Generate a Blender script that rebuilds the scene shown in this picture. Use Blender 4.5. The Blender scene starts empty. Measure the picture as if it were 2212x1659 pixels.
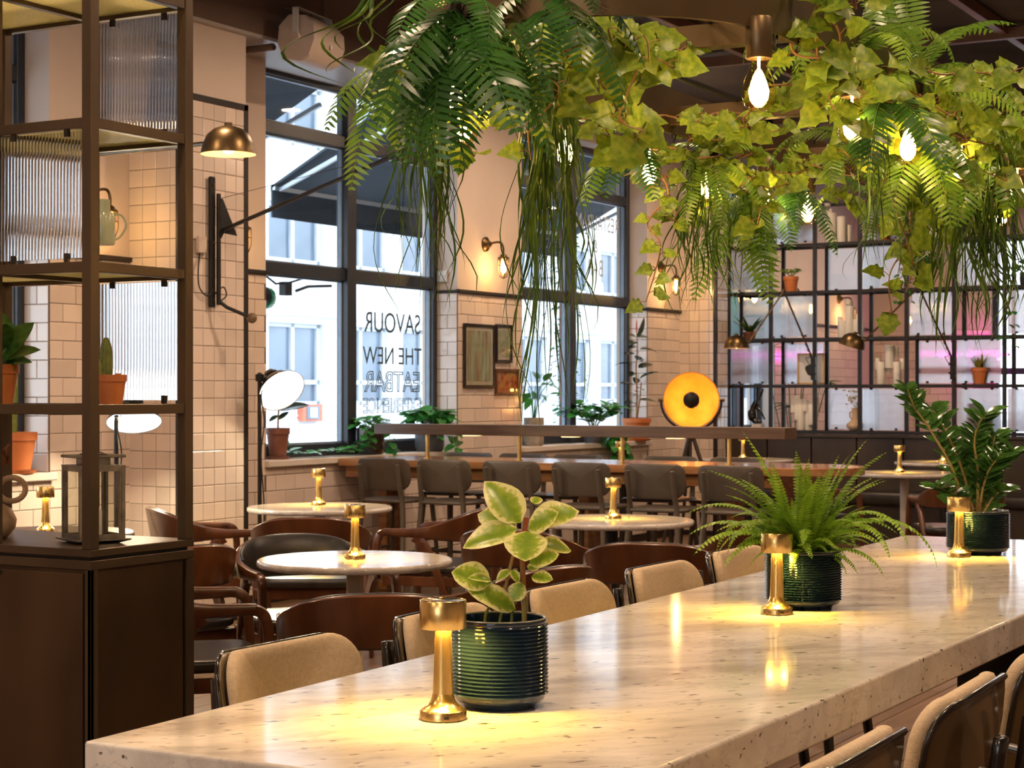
import bpy, bmesh, math, random
from mathutils import Vector, Matrix
random.seed(7)
PI = math.pi
SC = bpy.context.scene
COL = SC.collection

# ---------------------------------------------------------------- camera
TH = math.radians(29.5)
ZC = 1.38
FPX = 3900.0
cam_d = bpy.data.cameras.new('camera')
cam = bpy.data.objects.new('camera', cam_d)
COL.objects.link(cam)
cam.location = (0, 0, ZC)
cam.rotation_euler = (PI/2, 0, TH - PI/2)
cam_d.sensor_width = 36.0
cam_d.sensor_fit = 'HORIZONTAL'
cam_d.lens = 36.0*FPX/2212.0
cam_d.shift_y = 18.5/2212.0
cam_d.clip_start = 0.05
cam_d.clip_end = 300
cam_d.dof.use_dof = True
cam_d.dof.focus_distance = 4.2
cam_d.dof.aperture_fstop = 15.0
SC.camera = cam

# ---------------------------------------------------------------- world, exposure
SC.view_settings.view_transform = 'Standard'
SC.view_settings.look = 'None'
SC.view_settings.gamma = 1.0
SC.view_settings.use_curve_mapping = False
SC.view_settings.exposure = 0.70
SC.cycles.use_denoising = True
SC.cycles.max_bounces = 6
SC.cycles.diffuse_bounces = 2
SC.cycles.glossy_bounces = 2
SC.cycles.transmission_bounces = 5
SC.cycles.transparent_max_bounces = 12
SC.cycles.use_adaptive_sampling = True
SC.cycles.adaptive_threshold = 0.09
SC.cycles.adaptive_min_samples = 16
SC.cycles.light_sampling_threshold = 0.03
SC.cycles.caustics_reflective = False
SC.cycles.caustics_refractive = False
SC.cycles.sample_clamp_indirect = 4.0
w = bpy.data.worlds.new('sky')
SC.world = w
w.use_nodes = True
nt = w.node_tree
bg = nt.nodes['Background']
bg.inputs['Color'].default_value = (0.80, 0.90, 1.0, 1)
bg.inputs['Strength'].default_value = 2.6

def area_light(name, loc, target, size, power, color, size_y=None, shape='DISK', portal=False, spread=None):
    d = bpy.data.lights.new(name, 'AREA')
    d.energy = power
    d.color = color
    d.shape = shape
    d.size = size
    if size_y: d.size_y = size_y
    if spread: d.spread = spread
    o = bpy.data.objects.new(name, d)
    COL.objects.link(o)
    o.location = loc
    o.rotation_euler = (Vector(target)-Vector(loc)).to_track_quat('-Z', 'Y').to_euler()
    if portal: d.cycles.is_portal = True
    return o

def point_light(name, loc, power, color, radius=0.03, parent=None):
    d = bpy.data.lights.new(name, 'POINT')
    d.energy = power
    d.color = color
    d.shadow_soft_size = radius
    o = bpy.data.objects.new(name, d)
    COL.objects.link(o)
    o.location = loc
    if parent: o.parent = parent
    return o

# daylight comes in by the windows: portals only guide the sampling of the sky
for xa, xb in ((5.1, 7.5), (9.5, 11.92), (12.94, 15.35)):
    area_light('window_portal', ((xa+xb)/2, 7.75, 2.25), ((xa+xb)/2, 0, 2.25), xb-xa, 1, (1, 1, 1), 2.7, 'RECTANGLE', True)
area_light('window_portal', (-4.25, 1.2, 2.1), (0, 1.2, 2.1), 2.4, 1, (1, 1, 1), 2.0, 'RECTANGLE', True)  # portal of the added window behind the camera
# downlights added as warm fill, mostly out of view (fixtures are built with the ceiling further down)
ADDED_DOWNLIGHTS = [(-2.4, 0.2), (-2.4, 3.4), (0.6, 1.6), (2.6, 0.4), (4.6, 0.2), (3.2, 3.0), (6.4, 3.2), (6.2, 5.2), (9.2, 2.6), (9.0, 5.2),
              (12.2, 5.9), (10.0, 3.9), (14.4, 2.6), (12.6, 2.2), (19.3, 5.6), (20.3, 4.0), (14.9, 5.9), (7.4, 0.6), (0.4, 4.4), (4.2, 5.6)]
DL_POWER = 23
for x, y in ADDED_DOWNLIGHTS:
    area_light('added_downlight_lamp', (x, y, 3.735), (x, y, 0), 0.15, DL_POWER, (1.0, 0.69, 0.46))

# ---------------------------------------------------------------- helpers
class MB:
    """collects faces; build() links them as one mesh object"""
    def __init__(s):
        s.v = []; s.f = []; s.at = []
    def add(s, vs, fs, at=None):
        b = len(s.v)
        s.v += [tuple(p) for p in vs]
        s.f += [tuple(i+b for i in f) for f in fs]
        s.at += (list(at) if at is not None else [0.0]*len(vs))
        return s
    def box(s, x0, x1, y0, y1, z0, z1, m=None):
        vs = [(x, y, z) for z in (z0, z1) for y in (y0, y1) for x in (x0, x1)]
        if m is not None: vs = [m @ Vector(p) for p in vs]
        return s.add(vs, [(0, 2, 3, 1), (4, 5, 7, 6), (0, 1, 5, 4), (2, 6, 7, 3), (0, 4, 6, 2), (1, 3, 7, 5)])
    def bar(s, p0, p1, wd, th, up=(0, 0, 1), w1=None, t1=None):
        """rectangular bar from p0 to p1; wd across, th along up"""
        p0 = Vector(p0); p1 = Vector(p1); d = (p1-p0).normalized(); up = Vector(up)
        if abs(d.dot(up)) > .98: up = Vector((0, 1, 0))
        sd = d.cross(up).normalized(); u2 = sd.cross(d).normalized()
        w1 = wd if w1 is None else w1; t1 = th if t1 is None else t1
        vs = []
        for p, a, b in ((p0, wd, th), (p1, w1, t1)):
            vs += [p-sd*a/2-u2*b/2, p+sd*a/2-u2*b/2, p+sd*a/2+u2*b/2, p-sd*a/2+u2*b/2]
        return s.add(vs, [(3, 2, 1, 0), (4, 5, 6, 7), (0, 1, 5, 4), (1, 2, 6, 5), (2, 3, 7, 6), (3, 0, 4, 7)])
    def lathe(s, prof, n=24, c=(0, 0, 0), m=None, cap=True):
        vs = []; fs = []
        for r, z in prof:
            for k in range(n):
                a = 2*PI*k/n
                vs.append(Vector((c[0]+r*math.cos(a), c[1]+r*math.sin(a), c[2]+z)))
        for i in range(len(prof)-1):
            for k in range(n):
                k2 = (k+1) % n
                fs.append((i*n+k, i*n+k2, (i+1)*n+k2, (i+1)*n+k))
        if cap:
            if prof[0][0] > 1e-5: fs.append(tuple(range(n-1, -1, -1)))
            if prof[-1][0] > 1e-5: fs.append(tuple((len(prof)-1)*n+k for k in range(n)))
        if m is not None: vs = [m @ p for p in vs]
        return s.add(vs, fs)
    def cyl(s, p0, p1, r0, r1=None, n=12):
        return s.tube([p0, p1], [r0, r0 if r1 is None else r1], n)
    def tube(s, pts, r, n=8, cap=True, closed=False):
        pts = [Vector(p) for p in pts]
        k = len(pts)
        if not hasattr(r, '__len__'): r = [r]*k
        vs = []; fs = []
        nv = None
        for i, p in enumerate(pts):
            if closed: d = pts[(i+1) % k]-pts[i-1]
            else: d = pts[min(i+1, k-1)]-pts[max(i-1, 0)]
            d.normalize()
            if nv is None:
                nv = d.cross(Vector((0, 0, 1)))
                if nv.length < .05: nv = d.cross(Vector((0, 1, 0)))
            else: nv = nv-d*nv.dot(d)
            nv.normalize(); bv = d.cross(nv)
            for j in range(n):
                a = 2*PI*j/n
                vs.append(p+nv*math.cos(a)*r[i]+bv*math.sin(a)*r[i])
        for i in range(k if closed else k-1):
            i2 = (i+1) % k
            for j in range(n):
                j2 = (j+1) % n
                fs.append((i*n+j, i*n+j2, i2*n+j2, i2*n+j))
        if cap and not closed:
            fs.append(tuple(range(n-1, -1, -1))); fs.append(tuple((k-1)*n+j for j in range(n)))
        return s.add(vs, fs)
    def prism(s, poly, z0, z1, m=None):
        """extrude 2D polygon (ccw) from z0 to z1"""
        n = len(poly)
        vs = [Vector((p[0], p[1], z0)) for p in poly]+[Vector((p[0], p[1], z1)) for p in poly]
        if m is not None: vs = [m @ p for p in vs]
        fs = [tuple(range(n-1, -1, -1)), tuple(range(n, 2*n))]
        fs += [(i, (i+1) % n, n+(i+1) % n, n+i) for i in range(n)]
        return s.add(vs, fs)
    def sweep(s, secs, cap=True, closed=False):
        """secs: list of cross-sections with equal point counts"""
        n = len(secs[0]); k = len(secs)
        vs = [p for q in secs for p in q]; fs = []
        for i in range(k if closed else k-1):
            i2 = (i+1) % k
            for j in range(n):
                j2 = (j+1) % n
                fs.append((i*n+j, i*n+j2, i2*n+j2, i2*n+j))
        if cap and not closed:
            fs.append(tuple(range(n-1, -1, -1))); fs.append(tuple((k-1)*n+j for j in range(n)))
        return s.add(vs, fs)
    def grid(s, fn, nu, nv, attr=None):
        vs = []; fs = []; at = []
        for i in range(nu+1):
            for j in range(nv+1):
                vs.append(fn(i/nu, j/nv)); at.append(attr(i/nu, j/nv) if attr else 0.0)
        for i in range(nu):
            for j in range(nv):
                a = i*(nv+1)+j
                fs.append((a, a+1, a+nv+2, a+nv+1))
        return s.add(vs, fs, at)
    def mesh(s, name, mat, smooth=40, bevel=0, seg=1):
        me = bpy.data.meshes.new(name)
        me.from_pydata(s.v, [], s.f)
        if any(s.at):
            a = me.attributes.new('edge', 'FLOAT', 'POINT')
            a.data.foreach_set('value', s.at)
        bm = bmesh.new(); bm.from_mesh(me)
        bmesh.ops.recalc_face_normals(bm, faces=bm.faces)
        if bevel:
            es = [e for e in bm.edges if len(e.link_faces) == 2 and e.calc_face_angle(0) > .6]
            bmesh.ops.bevel(bm, geom=es, offset=bevel, segments=seg, profile=.5, affect='EDGES', clamp_overlap=True)
        bm.to_mesh(me); bm.free()
        if smooth:
            me.polygons.foreach_set('use_smooth', [True]*len(me.polygons))
            if smooth < 180: me.set_sharp_from_angle(angle=math.radians(smooth))
        if mat is not None: me.materials.append(mat)
        return me
    def build(s, name, mat, parent=None, smooth=40, bevel=0, seg=1, loc=None, rot=None):
        o = bpy.data.objects.new(name, s.mesh(name, mat, smooth, bevel, seg))
        COL.objects.link(o)
        if parent is not None: o.parent = parent
        if loc is not None: o.location = loc
        if rot is not None: o.rotation_euler = rot
        return o

def inst(name, me, parent=None, loc=(0, 0, 0), rot=None, scale=None, mtx=None):
    o = bpy.data.objects.new(name, me)
    COL.objects.link(o)
    if parent is not None: o.parent = parent
    if mtx is not None: o.matrix_local = mtx
    else:
        o.location = loc
        if rot is not None: o.rotation_euler = rot
        if scale is not None: o.scale = scale if hasattr(scale, '__len__') else (scale,)*3
    return o

def tag(o, label, cat, group=None, kind=None):
    o['label'] = label
    o['category'] = cat
    if group: o['group'] = group
    if kind: o['kind'] = kind
    return o

def thing(name, label, cat, loc=(0, 0, 0), rz=0.0, group=None):
    o = bpy.data.objects.new(name, None)
    o.empty_display_size = .05
    COL.objects.link(o)
    o.location = loc
    o.rotation_euler = (0, 0, rz)
    return tag(o, label, cat, group)

def dup(root, label, loc, rz=0.0, scale=None, group=None):
    """copy a thing with its parts and sub-parts"""
    def cp(o, par):
        c = o.copy(); COL.objects.link(c)
        c.parent = par
        for ch in KIDS.get(o.name, ()): cp(ch, c)
        return c
    KIDS = {}
    for o in COL.objects:
        if o.parent: KIDS.setdefault(o.parent.name, []).append(o)
    r = cp(root, None)
    r.location = loc; r.rotation_euler = (0, 0, rz)
    if scale: r.scale = (scale,)*3
    r['label'] = label
    if group: r['group'] = group
    return r

def struct(o):
    o['kind'] = 'structure'
    return o

# ---------------------------------------------------------------- materials
def new_mat(name):
    m = bpy.data.materials.new(name); m.use_nodes = True
    nt = m.node_tree
    return m, nt, nt.nodes['Principled BSDF']

def pm(name, c1, c2=None, scale=6.0, rough=.5, metal=0.0, bump=0.0, bscale=None, stretch=(1, 1, 1), detail=4,
       rvar=0.0, coat=0.0, lo=.35, hi=.65, rand=0.0, emit=None, estr=0.0, spec=.5, sheen=0.0, sub=0.0, trans=None):
    m, nt, b = new_mat(name)
    N = nt.nodes; L = nt.links
    b.inputs['Roughness'].default_value = rough
    b.inputs['Metallic'].default_value = metal
    b.inputs['Specular IOR Level'].default_value = spec
    b.inputs['Coat Weight'].default_value = coat
    b.inputs['Coat Roughness'].default_value = .08
    if sheen: b.inputs['Sheen Weight'].default_value = sheen
    c2 = c2 or tuple(min(1, k*1.15) for k in c1)
    tc = N.new('ShaderNodeTexCoord'); mp = N.new('ShaderNodeMapping')
    mp.inputs['Scale'].default_value = stretch
    L.new(tc.outputs['Object'], mp.inputs['Vector'])
    nz = N.new('ShaderNodeTexNoise'); nz.inputs['Scale'].default_value = scale; nz.inputs['Detail'].default_value = detail
    L.new(mp.outputs['Vector'], nz.inputs['Vector'])
    rp = N.new('ShaderNodeValToRGB')
    rp.color_ramp.elements[0].position = lo; rp.color_ramp.elements[1].position = hi
    rp.color_ramp.elements[0].color = (*c1, 1); rp.color_ramp.elements[1].color = (*c2, 1)
    L.new(nz.outputs['Fac'], rp.inputs['Fac'])
    out = rp.outputs['Color']
    if rand:
        oi = N.new('ShaderNodeObjectInfo'); hs = N.new('ShaderNodeHueSaturation')
        mr = N.new('ShaderNodeMapRange'); mr.inputs['To Min'].default_value = 1-rand; mr.inputs['To Max'].default_value = 1+rand
        L.new(oi.outputs['Random'], mr.inputs['Value']); L.new(mr.outputs['Result'], hs.inputs['Value'])
        L.new(out, hs.inputs['Color']); out = hs.outputs['Color']
    L.new(out, b.inputs['Base Color'])
    if rvar:
        mr = N.new('ShaderNodeMapRange'); mr.inputs['To Min'].default_value = max(0, rough-rvar); mr.inputs['To Max'].default_value = rough+rvar
        L.new(nz.outputs['Fac'], mr.inputs['Value']); L.new(mr.outputs['Result'], b.inputs['Roughness'])
    if bump:
        n2 = N.new('ShaderNodeTexNoise'); n2.inputs['Scale'].default_value = bscale or scale*4; n2.inputs['Detail'].default_value = 3
        L.new(mp.outputs['Vector'], n2.inputs['Vector'])
        bp = N.new('ShaderNodeBump'); bp.inputs['Strength'].default_value = bump; bp.inputs['Distance'].default_value = .004
        L.new(n2.outputs['Fac'], bp.inputs['Height']); L.new(bp.outputs['Normal'], b.inputs['Normal'])
    if emit:
        b.inputs['Emission Color'].default_value = (*emit, 1); b.inputs['Emission Strength'].default_value = estr
    if trans:      # leaf translucency: part of the light passes through
        tr = N.new('ShaderNodeBsdfTranslucent'); mx = N.new('ShaderNodeMixShader')
        mx.inputs['Fac'].default_value = trans
        L.new(out, tr.inputs['Color'])
        L.new(b.outputs['BSDF'], mx.inputs[1]); L.new(tr.outputs['BSDF'], mx.inputs[2])
        L.new(mx.outputs['Shader'], N['Material Output'].inputs['Surface'])
    return m

def emissive(name, col, strength):
    m = bpy.data.materials.new(name); m.use_nodes = True
    nt = m.node_tree; nt.nodes.clear()
    o = nt.nodes.new('ShaderNodeOutputMaterial'); e = nt.nodes.new('ShaderNodeEmission')
    e.inputs['Color'].default_value = (*col, 1); e.inputs['Strength'].default_value = strength
    nt.links.new(e.outputs[0], o.inputs['Surface'])
    return m

def thin_glass(name, tint=(1, 1, 1), gloss=.10, rough=.02, ior=1.45, minf=0.04):
    """thin clear pane: transmits straight, reflects by Fresnel"""
    m = bpy.data.materials.new(name); m.use_nodes = True
    nt = m.node_tree; N = nt.nodes; L = nt.links; N.clear()
    o = N.new('ShaderNodeOutputMaterial'); t = N.new('ShaderNodeBsdfTransparent'); g = N.new('ShaderNodeBsdfGlossy')
    g.inputs['Roughness'].default_value = rough; t.inputs['Color'].default_value = (*tint, 1)
    fr = N.new('ShaderNodeLayerWeight'); fr.inputs['Blend'].default_value = .5
    pw = N.new('ShaderNodeMath'); pw.operation = 'POWER'; pw.inputs[1].default_value = 4.5
    L.new(fr.outputs['Facing'], pw.inputs[0])
    mr = N.new('ShaderNodeMapRange'); mr.inputs['To Min'].default_value = minf*.5; mr.inputs['To Max'].default_value = .7
    mx = N.new('ShaderNodeMixShader')
    L.new(pw.outputs[0], mr.inputs['Value']); L.new(mr.outputs[0], mx.inputs['Fac'])
    L.new(t.outputs[0], mx.inputs[1]); L.new(g.outputs[0], mx.inputs[2]); L.new(mx.outputs[0], o.inputs['Surface'])
    return m

M = {}
M['tile'] = pm('tile_glaze', (.72, .60, .52), (.80, .69, .60), scale=1.3, rough=.13, rand=.10, bump=.10, bscale=9, spec=.55)
M['grout'] = pm('grout', (.11, .07, .05), (.16, .11, .08), scale=30, rough=.9)
M['paint'] = pm('wall_paint', (.66, .55, .47), (.70, .59, .51), scale=2.2, rough=.75, bump=.12, bscale=60)
M['paint_dark'] = pm('soffit_paint', (.155, .10, .075), (.18, .12, .09), scale=2, rough=.7, bump=.05, bscale=50)
M['soffit_under'] = pm('soffit_underside', (.50, .46, .43), (.56, .52, .49), scale=2, rough=.32)
M['trim'] = pm('dark_metal_trim', (.022, .017, .015), (.035, .027, .022), scale=12, rough=.42, metal=.3)
M['frame'] = pm('window_frame', (.020, .027, .040), (.028, .036, .052), scale=10, rough=.38)
M['glass'] = thin_glass('window_glass', (.97, .985, 1.0))
M['sill'] = pm('sill_stone', (.70, .64, .58), (.76, .70, .64), scale=5, rough=.3)
M['plank'] = pm('floor_oak', (.125, .068, .034), (.22, .125, .062), scale=5, rough=.34, stretch=(.35, 6, 6), rand=.22, bump=.15, bscale=20, detail=8)
M['bronze'] = pm('bronze_metal', (.085, .058, .036), (.13, .088, .054), scale=2.2, rough=.36, metal=.55, rvar=.08, bump=.03, bscale=70)
M['bronze_door'] = pm('patinated_bronze', (.045, .027, .015), (.13, .078, .040), scale=3.0, rough=.42, metal=.6, rvar=.1, stretch=(1, 1, .35), detail=7, lo=.3, hi=.75)
M['brass'] = pm('brushed_brass', (.90, .62, .22), (.96, .68, .26), scale=30, rough=.27, metal=1.0, stretch=(3, 3, .1), rvar=.04)
M['brass_top'] = pm('polished_brass', (.66, .45, .17), (.72, .50, .20), scale=3, rough=.13, metal=1.0)
M['old_brass'] = pm('aged_brass', (.10, .065, .03), (.19, .125, .055), scale=8, rough=.35, metal=.9)
M['black'] = pm('black_metal', (.012, .011, .010), (.020, .018, .016), scale=14, rough=.38, metal=.4)
M['rubber'] = pm('black_cable', (.012, .011, .011), (.018, .016, .016), scale=20, rough=.6)
M['terracotta'] = pm('terracotta', (.56, .16, .040), (.68, .22, .065), scale=6, rough=.62, bump=.1, bscale=40)
M['terracotta_dark'] = pm('brown_terracotta', (.20, .075, .045), (.27, .11, .07), scale=6, rough=.6, bump=.1, bscale=40)
M['soil'] = pm('soil', (.028, .018, .012), (.055, .035, .022), scale=40, rough=.95, bump=.6, bscale=90)
M['white_emit'] = emissive('lamp_white', (1.0, .93, .80), 16)
M['bulb_emit'] = emissive('filament_glow', (1.0, .66, .28), 55)
M['led_amber'] = emissive('led_amber', (1.0, .52, .07), 14)
M['steel'] = pm('grey_steel', (.30, .29, .28), (.38, .37, .36), scale=8, rough=.3, metal=.9)
M['cream_plastic'] = pm('cream_plastic', (.60, .49, .41), (.64, .53, .45), scale=8, rough=.5)
M['white_paint'] = pm('white_paint', (.72, .70, .66), (.78, .76, .72), scale=6, rough=.5)
# ================================================================ SETTING
YW = 7.229      # face of the window wall
YG = 7.469      # window frames
HEAD = 3.58
TRIM_Z = 2.15
SILL_Z = 0.935
XE = 24.0
def qbox(name, dims, mat, parent=None, bevel=0, smooth=0):
    return MB().box(*dims).build(name, mat, parent, smooth=smooth, bevel=bevel)

_tile_cache = {}
def tile_mesh(w_, h_, mat):
    key = (round(w_, 3), round(h_, 3), mat.name)
    if key not in _tile_cache:
        t = .007; c = min(.0035, w_*.3, h_*.3)
        b = MB()
        vs = [(0, 0, 0), (w_, 0, 0), (w_, 0, h_), (0, 0, h_),
              (0, t-.002, 0), (w_, t-.002, 0), (w_, t-.002, h_), (0, t-.002, h_),
              (c, t, c), (w_-c, t, c), (w_-c, t, h_-c), (c, t, h_-c)]
        fs = [(0, 1, 5, 4), (1, 2, 6, 5), (2, 3, 7, 6), (3, 0, 4, 7), (4, 5, 9, 8), (5, 6, 10, 9), (6, 7, 11, 10), (7, 4, 8, 11), (8, 9, 10, 11)]
        b.add(vs, fs)
        _tile_cache[key] = b.mesh('tile', mat, smooth=0)
    return _tile_cache[key]

def tiles(parent, org, u, n, W, H, tw, th, bond=True, gap=.0035, mat=None, skip=None, u0=0.0):
    """lay single tiles on a wall face: org lower corner, u along, n outward"""
    mat = mat or M['tile']
    u = Vector(u); n = Vector(n); org = Vector(org); up = Vector((0, 0, 1))
    # grout bed
    g = MB(); a = org+n*.0005
    g.add([a, a+u*W, a+u*W+up*H, a+up*H, a+n*.003, a+u*W+n*.003, a+u*W+up*H+n*.003, a+up*H+n*.003],
          [(0, 1, 2, 3), (4, 5, 6, 7), (0, 1, 5, 4), (1, 2, 6, 5), (2, 3, 7, 6), (3, 0, 4, 7)])
    g.build('grout', M['grout'], parent, smooth=0)
    rows = int(math.ceil(H/th-1e-4))
    for r in range(rows):
        z0 = r*th; z1 = min(H, z0+th)
        if z1-z0 < .02: continue
        x = -u0-(tw/2 if (bond and r % 2) else 0)
        while x < W-1e-4:
            a0 = max(0, x); a1 = min(W, x+tw)
            if a1-a0 > .02 and not (skip and skip(a0, a1, z0, z1)):
                me = tile_mesh(a1-a0-gap, z1-z0-gap, mat)
                o = org+u*(a0+gap/2)+up*(z0+gap/2)+n*.0005
                j = Matrix.Rotation(random.uniform(-.004, .004), 3, 'X') @ Matrix.Rotation(random.uniform(-.004, .004), 3, 'Z')
                R = (Matrix((u, n, up)).transposed() @ j).to_4x4()
                R.translation = o
                inst('tile', me, parent, mtx=R)
            x += tw

# ---- floor of single boards
fl = struct(qbox('floor', (-4, XE, -4.5, YG, -.06, -.012), M['grout']))
y = -4.5
boards = {}
while y < YG-.02:
    wd = .16
    off = random.uniform(0, 2.6)
    segs = [-4] + [q for q in [-4+off+2.6*i for i in range(12)] if q < XE-.3] + [XE]
    if y < -.6: segs = [-4, XE]
    for a, b_ in zip(segs[:-1], segs[1:]):
        key = round(b_-a, 2)
        if key not in boards:
            boards[key] = MB().box(0, b_-a-.003, 0, wd-.003, -.012, 0).mesh('floorboard', M['plank'], smooth=0, bevel=.0015)
        inst('floorboard', boards[key], fl, loc=(a, y, 0))
    y += wd

# ---- window wall
wins = [(5.10, 7.517), (9.50, 11.921), (12.939, 15.35)]
wl = MB()
T = .32
def wseg(x0, x1, z0, z1): wl.box(x0, x1, YW, YW+T, z0, z1)
wseg(-4, 5.10, 0, 4.1)
wseg(7.517, 9.50, 0, 4.1)
wseg(11.921, 12.939, 0, 4.1)
wseg(15.35, 17.3, 0, 4.1)
for a, b_ in wins + [(17.3, 18.6)]:
    wseg(a, b_, 0, SILL_Z-.04); wseg(a, b_, HEAD, 4.1)
wseg(18.6, XE, 0, 4.1)
wall_left = struct(wl.build('wall_left', M['paint'], smooth=0))

def sec(n=[0]):
    """an empty that carries the tiles of one stretch of the window wall"""
    o = bpy.data.objects.new('wall_left_tiling', None); COL.objects.link(o); o.empty_display_size = .05
    return struct(o)
TW, TT = .208, .1045
up_ = (0, 0, 1)
sA = sec(); tiles(sA, (7.517, YW, 0), (1, 0, 0), (0, -1, 0), 8.183-7.517, TRIM_Z, TW, TT)
tiles(sA, (5.1, YW, 0), (1, 0, 0), (0, -1, 0), 2.417, SILL_Z-.045, TW, TT)
tiles(sA, (7.517, YG-.05, SILL_Z), (0, -1, 0), (-1, 0, 0), .19, TRIM_Z-SILL_Z, TW, TT)
sB = sec(); tiles(sB, (8.803, YW, 0), (1, 0, 0), (0, -1, 0), 9.50-8.803, TRIM_Z, TW, TT, u0=.05)
tiles(sB, (9.50, YW, 0), (1, 0, 0), (0, -1, 0), 2.421, SILL_Z-.045, TW, TT)
sC = sec(); tiles(sC, (11.921, YW, 0), (1, 0, 0), (0, -1, 0), 1.018, TRIM_Z, TW, TT, u0=.06)
tiles(sC, (11.921, YG-.05, SILL_Z), (0, -1, 0), (-1, 0, 0), .19, TRIM_Z-SILL_Z, TW, TT)
sD = sec(); tiles(sD, (12.939, YW, 0), (1, 0, 0), (0, -1, 0), 2.411, SILL_Z-.045, TW, TT)
tiles(sD, (15.35, YW, 0), (1, 0, 0), (0, -1, 0), .738, TRIM_Z, TW, TT)
tiles(sD, (15.35, YG-.05, SILL_Z), (0, -1, 0), (-1, 0, 0), .19, TRIM_Z-SILL_Z, TW, TT)
sF = sec(); tiles(sF, (16.40, YW, 0), (1, 0, 0), (0, -1, 0), .90, TRIM_Z, TW, TT)
tiles(sF, (18.6, YW, 0), (1, 0, 0), (0, -1, 0), 2.9, TRIM_Z, TW, TT)

# dark picture rail on top of the tiling
tr = MB()
for a, b_ in ((7.50, 8.19), (8.80, 9.52), (11.905, 12.955), (15.335, 16.09), (16.40, 17.31), (18.59, XE)):
    tr.box(a, b_, YW-.028, YW+.01, TRIM_Z, TRIM_Z+.028)
for x in (7.517, 11.921, 15.35):
    tr.box(x-.022, x+.004, YW-.02, YG-.04, TRIM_Z, TRIM_Z+.022)
struct(tr.build('trim_1', M['trim'], smooth=0, bevel=.004))
bb = MB()
for a, b_ in ((-4, 8.19), (8.80, 16.09), (16.4, XE)):
    bb.box(a, b_, YW-.02, YW, 0, .07)
struct(bb.build('baseboard_left', M['trim'], smooth=0))

# ---- tiled dividers that stand out from the window wall
def divider(n, x0, x1, y0, top):
    o = struct(MB().box(x0, x1, y0, YW, 0, HEAD).build('wall_divider', M['paint'], smooth=0))
    P = .1035
    tiles(o, (x0, y0, 0), (1, 0, 0), (0, -1, 0), x1-x0, top, P, P, bond=False, gap=.003)
    tiles(o, (x0, YW, 0), (0, -1, 0), (-1, 0, 0), YW-y0, top, P, P, bond=False, gap=.003)
    f = MB()
    f.box(x0-.012, x0+.022, y0-.012, y0+.022, 0, top+.03)          # corner angle
    f.box(x1-.030, x1+.012, y0-.012, y0+.022, 0, top+.03)
    f.box(x0-.012, x1+.012, y0-.012, y0+.006, top-.008, top+.032)
    f.box(x0-.012, x0+.006, y0-.012, YW, top-.008, top+.032)
    f.box(x0-.012, x1+.012, y0-.014, y0+.006, 0, .05)
    f.box(x0-.014, x0+.006, y0-.012, YW, 0, .05)
    f.build('edge_angle', M['trim'], o, smooth=0, bevel=.002)
    return o
div1 = divider(1, 8.183, 8.803, 6.85, 3.105)
div2 = divider(2, 16.088, 16.398, 6.85, 3.20)

# ---- windows
def window(n, x0, x1, zt=HEAD, zb=SILL_Z):
    w_ = bpy.data.objects.new('window_%d' % n, None); COL.objects.link(w_); struct(w_)
    xm = (x0+x1)/2+.02
    y0, y1 = YG-.06, YG+.02
    def part(nm, *bxs):
        b = MB()
        for q in bxs: b.box(*q)
        return b.build(nm, M['frame'], w_, smooth=0, bevel=.004)
    part('jamb', (x0, x0+.06, y0, y1, zb, zt)); part('jamb', (x1-.06, x1, y0, y1, zb, zt))
    part('frame_rail', (x0, x1, y0, y1, zb, zb+.085)); part('frame_rail', (x0, x1, y0, y1, zt-.05, zt))
    part('mullion', (xm-.055, xm+.055, y0-.02, y1, zb, zt))
    for z in (2.225, 3.175):
        for a, b_ in ((x0+.06, xm-.055), (xm+.055, x1-.06)):
            part('transom', (a, b_, y0, y1, z-.045, z+.04))
    zs = [(zb+.085, 2.18), (2.265, 3.13), (3.215, zt-.05)]
    for a, b_ in ((x0+.06, xm-.055), (xm+.055, x1-.06)):
        for za, zc in zs:
            MB().box(a, b_, YG-.012, YG-.006, za, zc).build('pane', M['glass'], w_, smooth=0)
            bd = MB()
            for q in ((a, a+.014, YG-.03, YG, za, zc), (b_-.014, b_, YG-.03, YG, za, zc), (a, b_, YG-.03, YG, za, za+.012), (a, b_, YG-.03, YG, zc-.012, zc)): bd.box(*q)
            bd.build('glazing_bead', M['steel_blue'], w_, smooth=0)
    # sill
    s = MB().box(x0-.02, x1+.02, YW-.05, YG-.03, zb-.045, zb).build('window_sill', M['sill'], w_, smooth=0, bevel=.006)
    # plastered reveal and lintel belong to the wall; outer reveal
    return w_
M['steel_blue'] = pm('glazing_bead', (.20, .28, .38), (.26, .34, .44), scale=9, rough=.35)
W0 = window(1, *wins[0])
W1 = window(2, *wins[1])
W2 = window(3, *wins[2])
W3 = window(4, 17.3, 18.6)

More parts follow.
